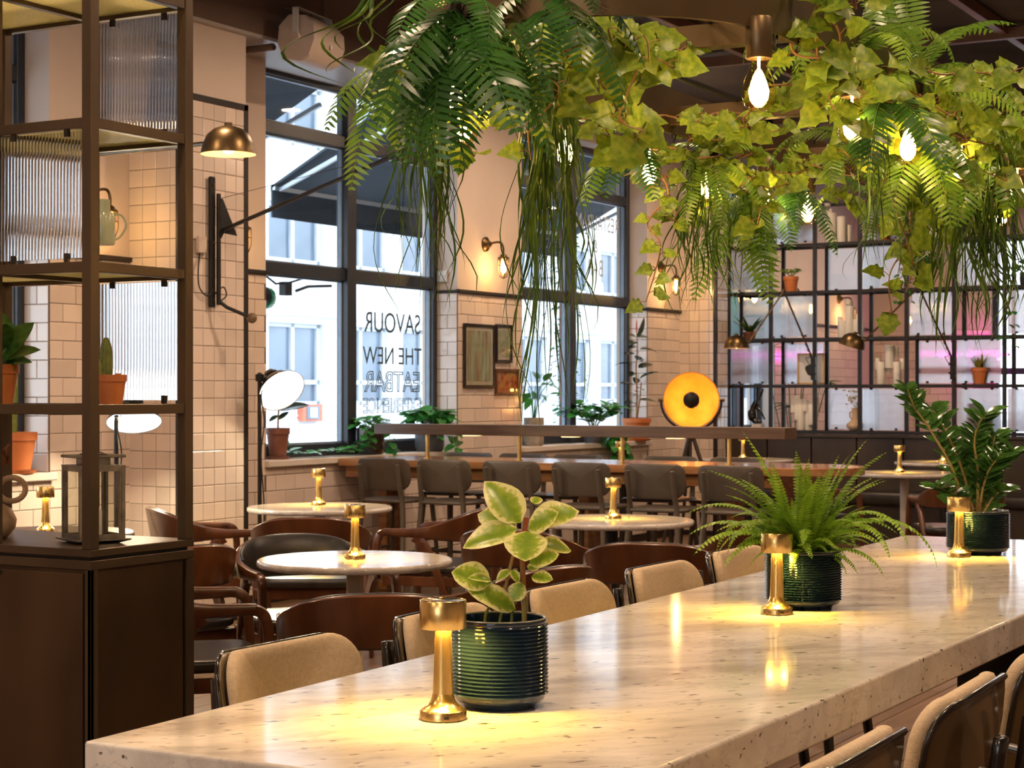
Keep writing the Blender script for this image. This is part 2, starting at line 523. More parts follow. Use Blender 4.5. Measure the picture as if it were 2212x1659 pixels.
# ---- lettering on the panes (read from the street side, so mirrored from here)
def pane_text(txt, loc, size, mat, parent, outline=False, sx=1.0, font_shear=0):
    cu = bpy.data.curves.new('txt', 'FONT')
    cu.body = txt; cu.size = size; cu.align_x = 'CENTER'; cu.align_y = 'BOTTOM'
    cu.shear = font_shear
    if outline:
        cu.fill_mode = 'NONE'; cu.bevel_depth = size*.020; cu.bevel_resolution = 0
    else:
        cu.extrude = .0008
    ob = bpy.data.objects.new('txt', cu); COL.objects.link(ob)
    dg = bpy.context.evaluated_depsgraph_get()
    me = bpy.data.meshes.new_from_object(ob.evaluated_get(dg))
    bpy.data.objects.remove(ob)
    me.name = 'window_lettering'
    me.materials.clear(); me.materials.append(mat)
    o = bpy.data.objects.new('window_lettering', me); COL.objects.link(o)
    o.parent = parent
    o.matrix_local = Matrix.Translation(loc) @ Matrix.Rotation(PI, 4, 'Z') @ Matrix.Rotation(PI/2, 4, 'X') @ Matrix.Diagonal((sx, 1, 1, 1))
    return o
M['letter_dark'] = pm('letter_vinyl_grey', (.05, .09, .12), (.07, .11, .15), rough=.5)
M['letter_white'] = pm('letter_vinyl_white', (.55, .62, .68), (.6, .67, .72), rough=.5)
YT = YG-.016
pane_text('SAVOUR', (11.36, YT, 1.785), .215, M['letter_dark'], W1, sx=.93)
pane_text('THE NEW', (11.36, YT, 1.555), .185, M['letter_dark'], W1, sx=.98)
pane_text('EATBAR', (11.36, YT, 1.345), .215, M['letter_dark'], W1, outline=True, sx=.98)
pane_text('EXPERIENCE', (11.36, YT, 1.20), .155, M['letter_dark'], W1, outline=True, sx=.93)
pane_text('RESTAURANT', (14.72, YT, 2.82), .20, M['letter_white'], W2, sx=.78)
pane_text('&', (14.72, YT, 2.62), .18, M['letter_white'], W2, sx=.8)
pane_text('BAR', (14.72, YT, 2.40), .22, M['letter_white'], W2, sx=.8)

# ---- soffit along the windows, conduit, ceiling
so = struct(MB().box(-4, 10.62, 6.80, YW, HEAD, 4.2).build('ceiling_bulkhead', M['paint_dark'], smooth=0))
MB().box(-4, 10.62, 6.81, YG+.05, HEAD-.02, HEAD+.01).build('soffit_board', M['soffit_under'], so, smooth=0)
cd = MB(); cd.cyl((9.02, 6.80, HEAD-.055), (9.02, 7.22, HEAD-.055), .022, n=10)
cd.cyl((9.55, 6.79, HEAD-.02), (9.55, 6.79, 4.1), .022, n=10)
struct(cd.build('trim_2', M['paint_dark'], smooth=40))
M['corrugated'] = pm('corrugated_steel', (.060, .055, .060), (.085, .078, .08), scale=3, rough=.38, metal=.5)
cl = MB()
nx = 340; x0 = 10.0; pw = .041
vs = []; fs = []
for i in range(nx):
    x = x0+i*pw; z = 4.10+(.016 if i % 2 else 0)
    vs += [(x, -4.5, z), (x, YW+.3, z)]
    if i: fs.append((2*i-2, 2*i-1, 2*i+1, 2*i))
cl.add(vs, fs)
cl.box(-4, 10.0, -4.5, YW+.3, 4.1, 4.16)
cl.box(-4, XE, -4.5, YW+.3, 4.16, 4.24)
ceil = struct(cl.build('ceiling', M['corrugated'], smooth=0))
M['ceiling_beam'] = pm('ceiling_beam_rust', (.20, .10, .055), (.26, .135, .075), scale=4, rough=.5)
for a, b_ in (((10.4, -4, 4.03), (10.4, 6.9, 4.03)), ((13.4, -4, 4.03), (13.4, 7.2, 4.03)), ((16.6, -4, 4.03), (16.6, 7.2, 4.03)), ((10.0, 3.4, 4.06), (23.5, 3.4, 4.06)), ((10.0, 5.4, 4.06), (23.5, 5.4, 4.06))):
    MB().bar(a, b_, .06, .08).build('ceiling_beam', M['ceiling_beam'], ceil, smooth=0)
# surface downlight cans
can_me = None
for i, (x, y) in enumerate(ADDED_DOWNLIGHTS):
    if can_me is None:
        b = MB(); b.lathe([(.09, -.36), (.095, -.36), (.095, -.005), (.02, -.005), (.02, -.24), (.088, -.24), (.088, -.36)], 20, cap=False)
        can_me = b.mesh('added_downlight', M['black'])
    tag(inst('added_downlight', can_me, loc=(x, y, 4.1)), 'black ceiling can downlight put in as fill above the dining room', 'added_downlight', 'added ceiling downlights')

# ---- walls outside the picture that close the room
wb = MB(); wb.box(-4.2, -4.0, -4.5, 0, 0, 4.2); wb.box(-4.2, -4.0, 2.4, YW, 0, 4.2); wb.box(-4.2, -4.0, 0, 2.4, 0, 1.1); wb.box(-4.2, -4.0, 0, 2.4, 3.1, 4.2)
struct(wb.build('wall_back', M['paint'], smooth=0))
w6 = bpy.data.objects.new('window_6', None); COL.objects.link(w6); struct(w6)  # window added behind the camera for daylight fill and reflections
for a, b_ in ((0, .06), (1.17, 1.23), (2.34, 2.4)): MB().box(-4.15, -4.08, a, b_, 1.1, 3.1).build('jamb', M['frame'], w6, smooth=0)
for z in (1.1, 3.04): MB().box(-4.15, -4.08, 0, 2.4, z, z+.06).build('frame_rail', M['frame'], w6, smooth=0)
for a, b_ in ((.06, 1.17), (1.23, 2.34)): MB().box(-4.12, -4.115, a, b_, 1.16, 3.04).build('pane', M['glass'], w6, smooth=0)
struct(qbox('wall_right', (-4.2, XE, -4.7, -4.5, 0, 4.2), M['paint']))
# ================================================================ OUTSIDE THE WINDOWS
M['concrete'] = pm('pale_concrete', (.66, .68, .70), (.76, .77, .78), scale=.5, rough=.85, detail=6)
M['asphalt'] = pm('street', (.33, .35, .37), (.42, .44, .46), scale=.8, rough=.9)
M['far_pane'] = pm('far_window_pane', (.10, .14, .19), (.20, .26, .33), scale=.35, rough=.12, spec=.8)
M['far_frame'] = pm('far_window_frame', (.52, .57, .62), (.60, .64, .68), scale=2, rough=.5)
M['canvas'] = pm('awning_canvas', (.035, .050, .068), (.05, .068, .09), scale=3, rough=.8)
M['alu'] = pm('awning_arm', (.42, .47, .52), (.5, .55, .6), scale=8, rough=.4, metal=.5)
st = struct(MB().box(-30, 130, YW+.35, 60, -.25, -.02).build('street', M['asphalt'], smooth=0))
MB().box(-30, 130, 22.5, 27.0, -.02, .10).build('pavement', M['concrete'], st, smooth=0)
MB().box(-30, 130, YW+.35, 10.2, -.02, .06).build('pavement', M['concrete'], st, smooth=0)
YF = 27.0
fac = thing('office_building', 'pale concrete office building across the street, with rows of windows', 'building', (0, YF, 0))
bays = [35.6+3.02*k for k in range(-5, 13)]
fw = MB()
rows = [(1.04, 3.12), (4.62, 6.10), (7.55, 9.1), (10.6, 12.2)]
fw.box(0, 95, .6, 9, 0, 17)
zs = [0]+[q for r in rows for q in r]+[17]
for i in range(0, len(zs), 2): fw.box(0, 95, 0, .6, zs[i], zs[i+1])
xs = [bays[0]-.72]+[b+2.3 for b in bays]
for z0, z1 in rows:
    fw.box(0, bays[0], 0, .6, z0, z1); fw.box(bays[-1]+2.3, 95, 0, .6, z0, z1)
    for a, b_ in zip(bays[:-1], bays[1:]): fw.box(a+2.3, b_, 0, .6, z0, z1)
fw.build('facade', M['concrete'], fac, smooth=0)
lg = MB()
for z in (3.30, 6.35, 9.4): lg.box(0, 95, -.10, 0, z, z+.09)
for z in (.30, .42, .54, .66, .78): lg.box(0, 95, -.03, 0, z, z+.05)
lg.build('ledge', M['concrete'], fac, smooth=0)
pane_cache = {}
for z0, z1 in rows:
    for a in bays:
        k = round(z1-z0, 2)
        if k not in pane_cache:
            h = z1-z0
            f = MB(); f.box(0, 2.3, .12, .2, 0, .12); f.box(0, 2.3, .12, .2, h-.1, h); f.box(0, .12, .12, .2, 0, h); f.box(2.18, 2.3, .12, .2, 0, h)
            f.box(1.08, 1.22, .12, .2, 0, h)
            if h > 1.9: f.box(0, 2.3, .12, .2, .55, .66)
            pane_cache[k] = (f.mesh('window_frame', M['far_frame'], smooth=0), MB().box(.1, 1.1, .2, .24, .1, h-.1).mesh('pane', M['far_pane'], smooth=0))
        w_ = inst('window_frame', pane_cache[k][0], fac, loc=(a, 0, z0))
        inst('pane', pane_cache[k][1], w_); inst('pane', pane_cache[k][1], w_, loc=(1.12, 0, 0))
sg = thing('wall_box', 'red framed utility box with a white notice on the building across the street', 'utility box', (37.2, YF-.12, .66))
M['red_paint'] = pm('faded_red', (.62, .16, .09), (.70, .21, .12), rough=.6)
M['slate'] = pm('slate_blue', (.16, .22, .28), (.20, .26, .32), rough=.6)
MB().box(-.42, .42, -.06, .12, 0, .42).build('box_frame', M['red_paint'], sg, smooth=0, bevel=.01)
MB().box(-.27, .24, -.09, -.055, .05, .37).build('panel', M['slate'], sg, smooth=0)
MB().box(-.16, .13, -.11, -.085, .09, .34).build('notice', M['white_paint'], sg, smooth=0)
# awnings over the pavement
def awning(x0, x1, label):
    a = thing('awning', label, 'awning', (x0, YG+.08, 3.02))
    L = x1-x0
    c = MB(); c.sweep([[(x, 0, .60), (x, 1.16, .0), (x, 1.16, -.02), (x, 0, .575)] for x in (0, L)])
    c.build('canvas', M['canvas'], a, smooth=0)
    MB().box(0, L, 1.15, 1.165, -.25, 0).build('valance', M['canvas'], a, smooth=0)
    MB().bar((0, 1.15, -.01), (L, 1.15, -.01), .05, .05).build('front_rail', M['alu'], a, smooth=0)
    for x in (.06, L*.5, L-.06):
        MB().bar((x, .0, .42), (x, 1.12, -.03), .03, .03).build('arm', M['alu'], a, smooth=0)
    MB().bar((0, .5, .26), (L, .5, .26), .035, .03).build('cross_rail', M['alu'], a, smooth=0)
    return a
awning(4.6, 10.62, 'dark canvas awning outside the left tall window, only its end showing')
awning(11.52, 16.6, 'dark canvas awning on the street seen through the tall windows')
# coloured outdoor floodlight on its cable
fl_ = thing('floodlight', 'black outdoor floodlight with a green lens hanging outside the left window', 'floodlight', (10.50, 8.05, 2.08))
b = MB(); b.lathe([(.02, -.09), (.07, -.07), (.085, .0), (.075, .05), (.02, .07)], 12, m=Matrix.Rotation(PI/2, 4, 'Y')); b.build('housing', M['black'], fl_)
M['green_lens'] = pm('green_lens', (.02, .22, .09), (.04, .34, .14), scale=20, rough=.15)
b = MB(); b.lathe([(.084, 0), (.08, .05), (.05, .09), (0, .10)], 12, c=(0, 0, 0), m=Matrix.Translation((.05, 0, -.01)) @ Matrix.Rotation(PI/2, 4, 'Y')); b.build('lens', M['green_lens'], fl_)
b = MB(); b.cyl((0, 0, .06), (0, 0, 1.29), .008, n=6); b.tube([(0, 0, .09), (.06, 0, .16), (.2, 0, .10), (.38, 0, .12), (.55, 0, .16), (.9, 0, .17)], .008, 6); b.box(.28, .36, -.03, .03, .02, .12); b.tube([(.45, 0, .06), (.6, 0, .1), (.9, 0, .12)], .012, 6)
b.build('cable', M['rubber'], fl_)
# climbing plant outside the right window
M['leaf_out'] = pm('outdoor_leaf', (.02, .16, .06), (.06, .34, .13), scale=12, rough=.4, rand=.3, trans=.25)
cp = thing('climbing_plant', 'green climbing plant on a post outside the right tall window', 'plant', (15.05, 7.95, 0))
MB().cyl((0, 0, 0), (0, 0, 3.05), .05, n=8).build('post', M['terracotta_dark'], cp)
b = MB()
for i in range(900):
    z = random.uniform(.6, 3.0); r = random.uniform(.03, .19)*(1+.35*math.sin(z*9)); a = random.uniform(0, 2*PI)
    p = Vector((r*math.cos(a), r*math.sin(a), z)); s_ = random.uniform(.03, .07)
    d = Vector((math.cos(a), math.sin(a), random.uniform(-.9, .3))).normalized(); q = d.cross(Vector((0, 0, 1))).normalized()*s_*.45
    b.add([p, p+d*s_*.5+q, p+d*s_, p+d*s_*.5-q], [(0, 1, 2, 3)])
o = b.build('foliage', M['leaf_out'], cp, smooth=0); o['kind'] = 'stuff'

# ================================================================ FAR END BEHIND THE SCREEN
XF = 22.0
wf = MB()
wf.box(XF, XF+.3, 5.75, YW, 0, 4.1); wf.box(XF, XF+.3, -4.5, 4.2, 0, 4.1); wf.box(XF, XF+.3, 4.2, 5.75, 0, .7); wf.box(XF, XF+.3, 4.2, 5.75, 3.3, 4.1)
wall_front = struct(wf.build('wall_front', M['paint'], smooth=0))
tiles(wall_front, (XF, YW, 0), (0, -1, 0), (-1, 0, 0), 1.48, TRIM_Z, TW, TT)
w5 = bpy.data.objects.new('window_5', None); COL.objects.link(w5); struct(w5)
for q in ((4.2, 4.27), (4.93, 5.01), (5.68, 5.75)):
    MB().box(XF+.08, XF+.16, q[0], q[1], .7, 3.3).build('jamb', M['frame'], w5, smooth=0)
for z in (.7, 1.6, 3.22):
    MB().box(XF+.08, XF+.16, 4.2, 5.75, z, z+.08).build('transom', M['frame'], w5, smooth=0)
for a, b_ in ((4.27, 4.93), (5.01, 5.68)):
    for za, zb in ((.78, 1.6), (1.68, 3.22)): MB().box(XF+.11, XF+.116, a, b_, za, zb).build('pane', M['glass'], w5, smooth=0)
M['magenta'] = emissive('neon_magenta', (1.0, .08, .75), 12)
M['magenta_panel'] = pm('magenta_panel', (.62, .02, .42), (.72, .04, .50), rough=.4)
M['teal'] = pm('teal_board', (.02, .30, .48), (.03, .38, .58), rough=.45)
nt_ = thing('neon_tube', 'magenta neon tube on the tiled wall behind the metal screen', 'neon light', (XF-.06, 5.95, 1.84))
MB().cyl((0, -.42, 0), (0, .42, 0), .018, n=10).build('tube', M['magenta'], nt_)
for y in (-.42, .42): MB().cyl((0, y, 0), (.06, y, 0), .02, n=8).build('end_cap', M['black'], nt_)
lp = bpy.data.lights.new('neon_lamp', 'POINT'); lp.energy = 3; lp.color = (1, .06, .75); lp.shadow_soft_size = .1
lo = bpy.data.objects.new('neon_lamp', lp); COL.objects.link(lo); lo.parent = nt_; lo.location = (-.14, -.1, 0)
cu = thing('magenta_curtain', 'bright magenta hanging panel beside the far window', 'curtain', (XF-.25, 5.62, 0))
for k in range(4):
    b = MB(); b.grid(lambda u, v, k=k: Vector((.03*math.sin(u*PI*2), (k*.07)+u*.07, .004+v*2.05)), 6, 1); b.build('fold', M['magenta_panel'], cu)
MB().cyl((0, -.05, 2.06), (0, .34, 2.06), .012, n=8).build('rail', M['black'], cu)
tb = thing('teal_board', 'bright teal board standing in the window behind the screen', 'board', (17.95, YW+.07, SILL_Z+.0005))
MB().box(-.50, .50, -.01, .01, .95, 1.72).build('board', M['teal'], tb, smooth=0)
MB().box(-.50, .50, -.012, .012, 1.72, 2.05).build('header', M['white_paint'], tb, smooth=0)
for x in (-.46, .46): MB().box(x-.02, x+.02, .0, .03, 0, 2.1).build('leg', M['black'], tb, smooth=0)

# ================================================================ METAL SCREEN SHELF
M['screen'] = pm('screen_metal', (.020, .018, .020), (.032, .029, .032), scale=12, rough=.45, metal=.4)
def ribbed_mat(name, tint, f=.72, rough=.06):
    m = bpy.data.materials.new(name); m.use_nodes = True
    nt = m.node_tree; N = nt.nodes; L = nt.links; N.clear()
    o = N.new('ShaderNodeOutputMaterial'); g = N.new('ShaderNodeBsdfRefraction'); t = N.new('ShaderNodeBsdfTransparent')
    g.inputs['Roughness'].default_value = rough; g.inputs['IOR'].default_value = 1.45; g.inputs['Color'].default_value = (*tint, 1); t.inputs['Color'].default_value = (*tint, 1)
    gl = N.new('ShaderNodeBsdfGlossy'); gl.inputs['Roughness'].default_value = .08
    fr = N.new('ShaderNodeLayerWeight'); fr.inputs['Blend'].default_value = .08
    m1 = N.new('ShaderNodeMixShader'); m1.inputs['Fac'].default_value = f
    m2 = N.new('ShaderNodeMixShader')
    L.new(t.outputs[0], m1.inputs[1]); L.new(g.outputs[0], m1.inputs[2])
    L.new(fr.outputs['Facing'], m2.inputs['Fac']); L.new(m1.outputs[0], m2.inputs[1]); L.new(gl.outputs[0], m2.inputs[2])
    L.new(m2.outputs[0], o.inputs['Surface'])
    return m
M['ribbed'] = ribbed_mat('ribbed_glass', (.96, .97, .98))
M['shelf_glass'] = pm('textured_shelf_glass', (.70, .66, .40), (.82, .78, .50), scale=120, rough=.25, bump=.5, bscale=160, trans=.75)

def ribbed_panel(w_, h_, pitch, depth, name='ribbed_panel', mat=None):
    """panel in local x (0..w), z (0..h); ribs vertical on both faces"""
    n = max(2, int(w_/pitch)); sub = 6
    top = []
    fr_ = []; bk = []
    for i in range(n*sub+1):
        x = w_*i/(n*sub); ph = (i % sub)/sub
        fr_.append((x, -depth*(1-(2*ph-1)**2)-.0015))
        bk.append((x, .0015))
    poly = fr_+bk[::-1]
    b = MB(); k = len(poly)
    vs = [(p[0], p[1], 0) for p in poly]+[(p[0], p[1], h_) for p in poly]
    b.add(vs, [(i, (i+1) % k, k+(i+1) % k, k+i) for i in range(k)])
    return b.mesh(name, mat or M['ribbed'], smooth=60)

XS0, XS1 = 16.41, 16.75
LV = [1.022, 1.462, 1.908, 2.358, 2.812, 3.22]
PY = [6.85, 6.412, 5.965, 5.52, 5.07, 4.625, 4.165, 3.70]
scr = thing('metal_screen', 'tall black metal screen of open shelves with ribbed glass panels', 'shelving')
for X in (XS0, XS1):
    for i, y in enumerate(PY):
        MB().box(X-.016, X+.016, y-.018, y+.018, 0, LV[-1]+.02).build('post', M['screen'], scr, smooth=0, bevel=.002)
    for z in LV:
        MB().box(X-.014, X+.014, PY[-1], PY[0], z-.036, z-.006).build('rail', M['screen'], scr, smooth=0, bevel=.002)
M['clear_shelf'] = thin_glass('clear_shelf', (.93, .95, .93))
for z in LV[:-1]:
    for a, b_ in zip(PY[:-1], PY[1:]):
        MB().box(XS0+.016, XS1-.016, b_+.02, a-.02, z-.012, z-.004).build('shelf_board', M['clear_shelf'], scr, smooth=0)
    for y in PY: MB().box(XS0, XS1, y-.012, y+.012, z-.034, z-.008).build('cross_bar', M['screen'], scr, smooth=0)
PANELS = [(0, 3), (1, 2), (2, 3), (3, 3), (5, 3), (0, 2), (4, 2), (0, 1), (4, 1), (5, 1), (2, 0), (3, 0), (5, 0), (1, 1), (6, 2), (6, 0), (1, 4), (3, 4)]
pm_ = ribbed_panel(.40, .36, .0095, .004)
for bay, row in PANELS:
    if row >= len(LV)-1: continue
    back = (bay, row) in ((2, 3), (0, 2), (4, 1), (2, 0), (1, 1))
    X = XS1-.02 if back else XS0+.03
    y = PY[bay]-.022
    h = LV[row+1]-LV[row]-.05
    p = inst('ribbed_panel', pm_, scr, mtx=Matrix.Translation((X, y, LV[row]+.005)) @ Matrix.Rotation(-PI/2, 4, 'Z') @ Matrix.Diagonal((1, 1, h/.36, 1)))
    for dy in (.08, .32):
        for dz in (.0, h-.012):
            MB().box(-.006, .006, -.012, .012, 0, .018).build('clip', M['screen'], p, smooth=0, loc=None).matrix_local = Matrix.Translation((dy, -.004, dz/(h/.36))) @ Matrix.Rotation(PI/2, 4, 'Z')
# ---- banquette below the screen
M['dark_panel'] = pm('dark_veneer', (.028, .018, .012), (.055, .036, .023), scale=3, rough=.42, stretch=(1, 1, .3), detail=6)
M['leather_dark'] = pm('dark_leather', (.016, .013, .011), (.028, .022, .018), scale=14, rough=.36, bump=.15, bscale=60)
bq = thing('banquette', 'long dark banquette bench with panelled back below the metal screen', 'bench')
for a, b_ in zip(PY[:-1], PY[1:]):
    MB().box(XS0-.10, XS0-.05, b_+.006, a-.006, .40, .955).build('back_panel', M['dark_panel'], bq, smooth=0, bevel=.004)
MB().box(XS0-.12, XS0-.018, PY[-1], PY[0]-.0, .955, .985).build('top_rail', M['dark_panel'], bq, smooth=0, bevel=.004)
MB().box(XS0-.05, XS0-.02, PY[-1], PY[0], 0, .955).build('carcass', M['dark_panel'], bq, smooth=0)
MB().box(XS0-.62, XS0-.102, PY[-1], PY[0]-.1, .36, .48).build('seat_cushion', M['leather_dark'], bq, smooth=60, bevel=.03, seg=3)
MB().box(XS0-.56, XS0-.102, PY[-1], PY[0]-.1, 0, .36).build('seat_base', M['dark_panel'], bq, smooth=0)
# ================================================================ FURNITURE
def marble(name, base, vein, speck, scale=1.0, stretch=(.9, 2.6, 3), rough=.09):
    m, nt, b = new_mat(name); N = nt.nodes; L = nt.links
    tc = N.new('ShaderNodeTexCoord'); mp = N.new('ShaderNodeMapping'); mp.inputs['Scale'].default_value = stretch
    m0 = N.new('ShaderNodeMapping'); m0.inputs['Rotation'].default_value = (0, 0, .70)
    L.new(tc.outputs['Object'], m0.inputs['Vector']); L.new(m0.outputs['Vector'], mp.inputs['Vector'])
    n1 = N.new('ShaderNodeTexNoise'); n1.inputs['Scale'].default_value = 1.7*scale; n1.inputs['Detail'].default_value = 10; n1.inputs['Roughness'].default_value = .62; n1.inputs['Distortion'].default_value = .9
    n2 = N.new('ShaderNodeTexNoise'); n2.inputs['Scale'].default_value = 4.5*scale; n2.inputs['Detail'].default_value = 8; n2.inputs['Distortion'].default_value = .5
    n3 = N.new('ShaderNodeTexNoise'); n3.inputs['Scale'].default_value = 26*scale; n3.inputs['Detail'].default_value = 4
    for n in (n1, n2, n3): L.new(mp.outputs['Vector'], n.inputs['Vector'])
    r1 = N.new('ShaderNodeValToRGB'); e = r1.color_ramp.elements
    e[0].position = .36; e[0].color = (*vein, 1); e[1].position = .60; e[1].color = (*base, 1)
    L.new(n1.outputs['Fac'], r1.inputs['Fac'])
    r2 = N.new('ShaderNodeValToRGB'); e = r2.color_ramp.elements      # thin veins where the noise crosses its middle
    e[0].position = .482; e[0].color = (0, 0, 0, 1); e[1].position = .50; e[1].color = (1, 1, 1, 1)
    k = r2.color_ramp.elements.new(.518); k.color = (0, 0, 0, 1)
    L.new(n2.outputs['Fac'], r2.inputs['Fac'])
    mx = N.new('ShaderNodeMixRGB'); mx.inputs[2].default_value = (*[v*.62 for v in vein], 1)
    ml = N.new('ShaderNodeMath'); ml.operation = 'MULTIPLY'; ml.inputs[1].default_value = .30
    L.new(r2.outputs['Color'], ml.inputs[0]); L.new(ml.outputs[0], mx.inputs[0]); L.new(r1.outputs['Color'], mx.inputs[1])
    r3 = N.new('ShaderNodeValToRGB'); e = r3.color_ramp.elements
    e[0].position = .635; e[0].color = (0, 0, 0, 1); e[1].position = .70; e[1].color = (1, 1, 1, 1)
    L.new(n3.outputs['Fac'], r3.inputs['Fac'])
    m2 = N.new('ShaderNodeMixRGB'); m2.inputs[2].default_value = (*speck, 1)
    L.new(r3.outputs['Color'], m2.inputs[0]); L.new(mx.outputs[0], m2.inputs[1])
    L.new(m2.outputs[0], b.inputs['Base Color'])
    b.inputs['Roughness'].default_value = rough
    b.inputs['Specular IOR Level'].default_value = .5
    return m
M['marble'] = marble('cream_marble', (.90, .85, .76), (.57, .51, .44), (.12, .10, .08))
M['marble_grey'] = marble('pale_marble', (.74, .68, .62), (.50, .44, .39), (.20, .15, .12), scale=2.2)
M['walnut'] = pm('walnut', (.078, .025, .009), (.155, .054, .020), scale=4, rough=.30, stretch=(2.5, 2.5, .6), detail=7, coat=.25)
M['oak_table'] = pm('reclaimed_oak', (.30, .135, .05), (.46, .23, .10), scale=4, rough=.22, stretch=(7, .6, 7), detail=7, coat=.3)
M['dark_timber'] = pm('dark_timber', (.075, .045, .028), (.14, .085, .05), scale=4, rough=.35, stretch=(7, .7, 7), detail=6)
M['leather'] = pm('black_leather', (.020, .018, .017), (.032, .028, .026), scale=12, rough=.30, bump=.12, bscale=70)
M['taupe'] = pm('taupe_lacquer', (.078, .062, .047), (.10, .08, .06), scale=6, rough=.40)
M['linen'] = pm('beige_linen', (.62, .46, .28), (.74, .57, .37), scale=90, rough=.85, bump=.5, bscale=320, stretch=(1, 1, 1.2), sheen=.25, lo=.3, hi=.7)
M['ebony'] = pm('black_lacquer', (.012, .009, .007), (.022, .016, .012), scale=5, rough=.22, coat=.4)
M['shell'] = pm('brown_shell', (.13, .085, .035), (.17, .115, .05), scale=5, rough=.25, coat=.5)

def crom(pts, n):
    """Catmull-Rom through tuples"""
    out = []
    k = len(pts)
    for i in range(k-1):
        p0 = pts[max(i-1, 0)]; p1 = pts[i]; p2 = pts[i+1]; p3 = pts[min(i+2, k-1)]
        for j in range(n):
            t = j/n
            out.append(tuple(.5*((2*b)+(-a+c)*t+(2*a-5*b+4*c-d)*t*t+(-a+3*b-3*c+d)*t**3) for a, b, c, d in zip(p0, p1, p2, p3)))
    out.append(tuple(pts[-1]))
    return out

def rrect(w_, h_, r, n=6):
    """rounded rectangle outline centred at 0; r = (tr, tl, bl, br)"""
    out = []
    cs = [(w_/2, h_/2, 0), (-w_/2, h_/2, 1), (-w_/2, -h_/2, 2), (w_/2, -h_/2, 3)]
    for (x, y, q), rr in zip(cs, r):
        cx = x-math.copysign(rr, x); cy = y-math.copysign(rr, y)
        for k in range(n+1):
            a = PI/2*(q+k/n)
            out.append((cx+rr*math.cos(a), cy+rr*math.sin(a)))
    return out

def shell_panel(outline, th, fn, puff=.0):
    """cushion-like slab over outline (u,v), mapped by fn(u,v,t)->Vector"""
    rings = [(0.02, 1), (.3, 1), (.6, 1), (.85, .97), (.95, .86), (.99, .6), (1.0, .2)]
    n = len(outline); secs = []
    for s, t in rings: secs.append([fn(u*s, v*s, t*th/2+puff*(1-s*s)) for u, v in outline])
    for s, t in rings[::-1]: secs.append([fn(u*s, v*s, -t*th/2) for u, v in outline])
    b = MB(); b.sweep(secs)
    return b

def curved(R, lean, y0, z0):
    def fn(u, v, t):
        a = u/R
        x = (R-t)*math.sin(a); y = R-(R-t)*math.cos(a)
        return Vector((x, y0+y-v*math.tan(lean), z0+v))
    return fn

# ---- long marble table
lt = thing('long_table', 'long cream marble dining table with thick edge, in the foreground', 'table', (0, 0, 0))
poly = [(2.25, 1.166), (7.13, 1.13), (7.10, 2.205), (2.24, 2.078)]
ZT = .806
b = MB(); b.prism(poly, ZT-.082, ZT); b.build('tabletop', M['marble'], lt, smooth=8, bevel=.006, seg=3)
for x in (2.38, 6.9):
    MB().box(x-.05, x+.05, 1.36, 1.92, .0, ZT-.082).build('leg', M['black'], lt, smooth=0, bevel=.004)
    MB().box(x-.06, x+.06, 1.38, 1.90, .0, .02).build('foot', M['black'], lt, smooth=0, bevel=.004)
MB().box(2.45, 6.85, 1.60, 1.68, ZT-.16, ZT-.0825).build('stretcher', M['black'], lt, smooth=0)

# ---- brass cordless table lamp
def make_lamp(label, loc, rz=0.0, power=4.0):
    t = thing('table_lamp', label, 'table lamp', loc, rz, 'small brass table lamps')
    b = MB(); b.lathe([(.0395, 0), (.0415, .002), (.0415, .0155), (.0405, .017), (.036, .0195), (.0275, .0255), (.0215, .034), (.0185, .046)], 40)
    b.build('base', M['brass'], t)
    b = MB(); b.lathe([(.0187, .0455), (.0172, .075), (.0158, .11), (.0142, .165)], 32); b.build('stem', M['brass'], t)
    b = MB(); b.lathe([(.0405, .160), (.0412, .161), (.0412, .2085), (.0400, .210)], 40, cap=False)
    b.lathe([(.0405, .160), (.0375, .1605), (.0375, .166), (.014, .166)], 40, cap=False)
    cp = b.build('cap', M['brass'], t)
    b = MB(); b.lathe([(0, .2088), (.038, .2088), (.0400, .2100)], 40, cap=False); b.build('cap_top', M['brass_top'], cp)
    b = MB(); b.lathe([(.016, .1648), (.026, .1648), (.026, .1658), (.016, .1658)], 24, cap=False); b.build('light_ring', M['led_amber'], cp)
    b = MB(); b.box(-.0045, .0045, -.0422, -.040, .006, .0105); b.build('charging_port', M['black'], t, smooth=0, rot=(0, 0, .18))
    d = bpy.data.lights.new('lamp_light', 'AREA'); d.shape = 'DISK'; d.size = .054; d.energy = power; d.color = (1, .56, .07)
    d.spread = math.radians(165)
    o = bpy.data.objects.new('lamp_light', d); COL.objects.link(o); o.parent = t; o.location = (0, 0, .1635)
    return t
RZ = TH-PI/2
L0 = make_lamp('brass table lamp standing before the pot of variegated leaves, nearest of all', (2.704, 1.669, ZT), RZ)
LAMPS = [('brass table lamp half covered by the potted fern on the long table', (4.414, 1.708, ZT)),
         ('brass table lamp before the glossy leaved plant at the far end of the long table', (6.258, 1.746, ZT)),
         ('brass table lamp on the nearest small round marble table', (5.80, 3.982, .735)),
         ('brass table lamp on the round marble table by the tiled divider', (8.455, 6.057, .735)),
         ('brass table lamp on the round table before the row of taupe bar chairs', (8.30, 4.10, .735)),
         ('brass table lamp behind the bar table, partly hidden by it', (13.30, 6.506, .772)),
         ('brass table lamp behind the end of the long beam, near the corner', (15.21, 6.21, .785)),
         ('brass table lamp alone on a round table below the metal screen', (13.57, 4.25, .765)),
         ('brass table lamp glimpsed through the leaves of the glossy plant', (15.35, 4.42, .785)),
         ('brass table lamp behind the glass lantern at the left edge', (6.209, 5.994, .735))]
for lab, loc in LAMPS:
    dup(L0, lab, loc, RZ)

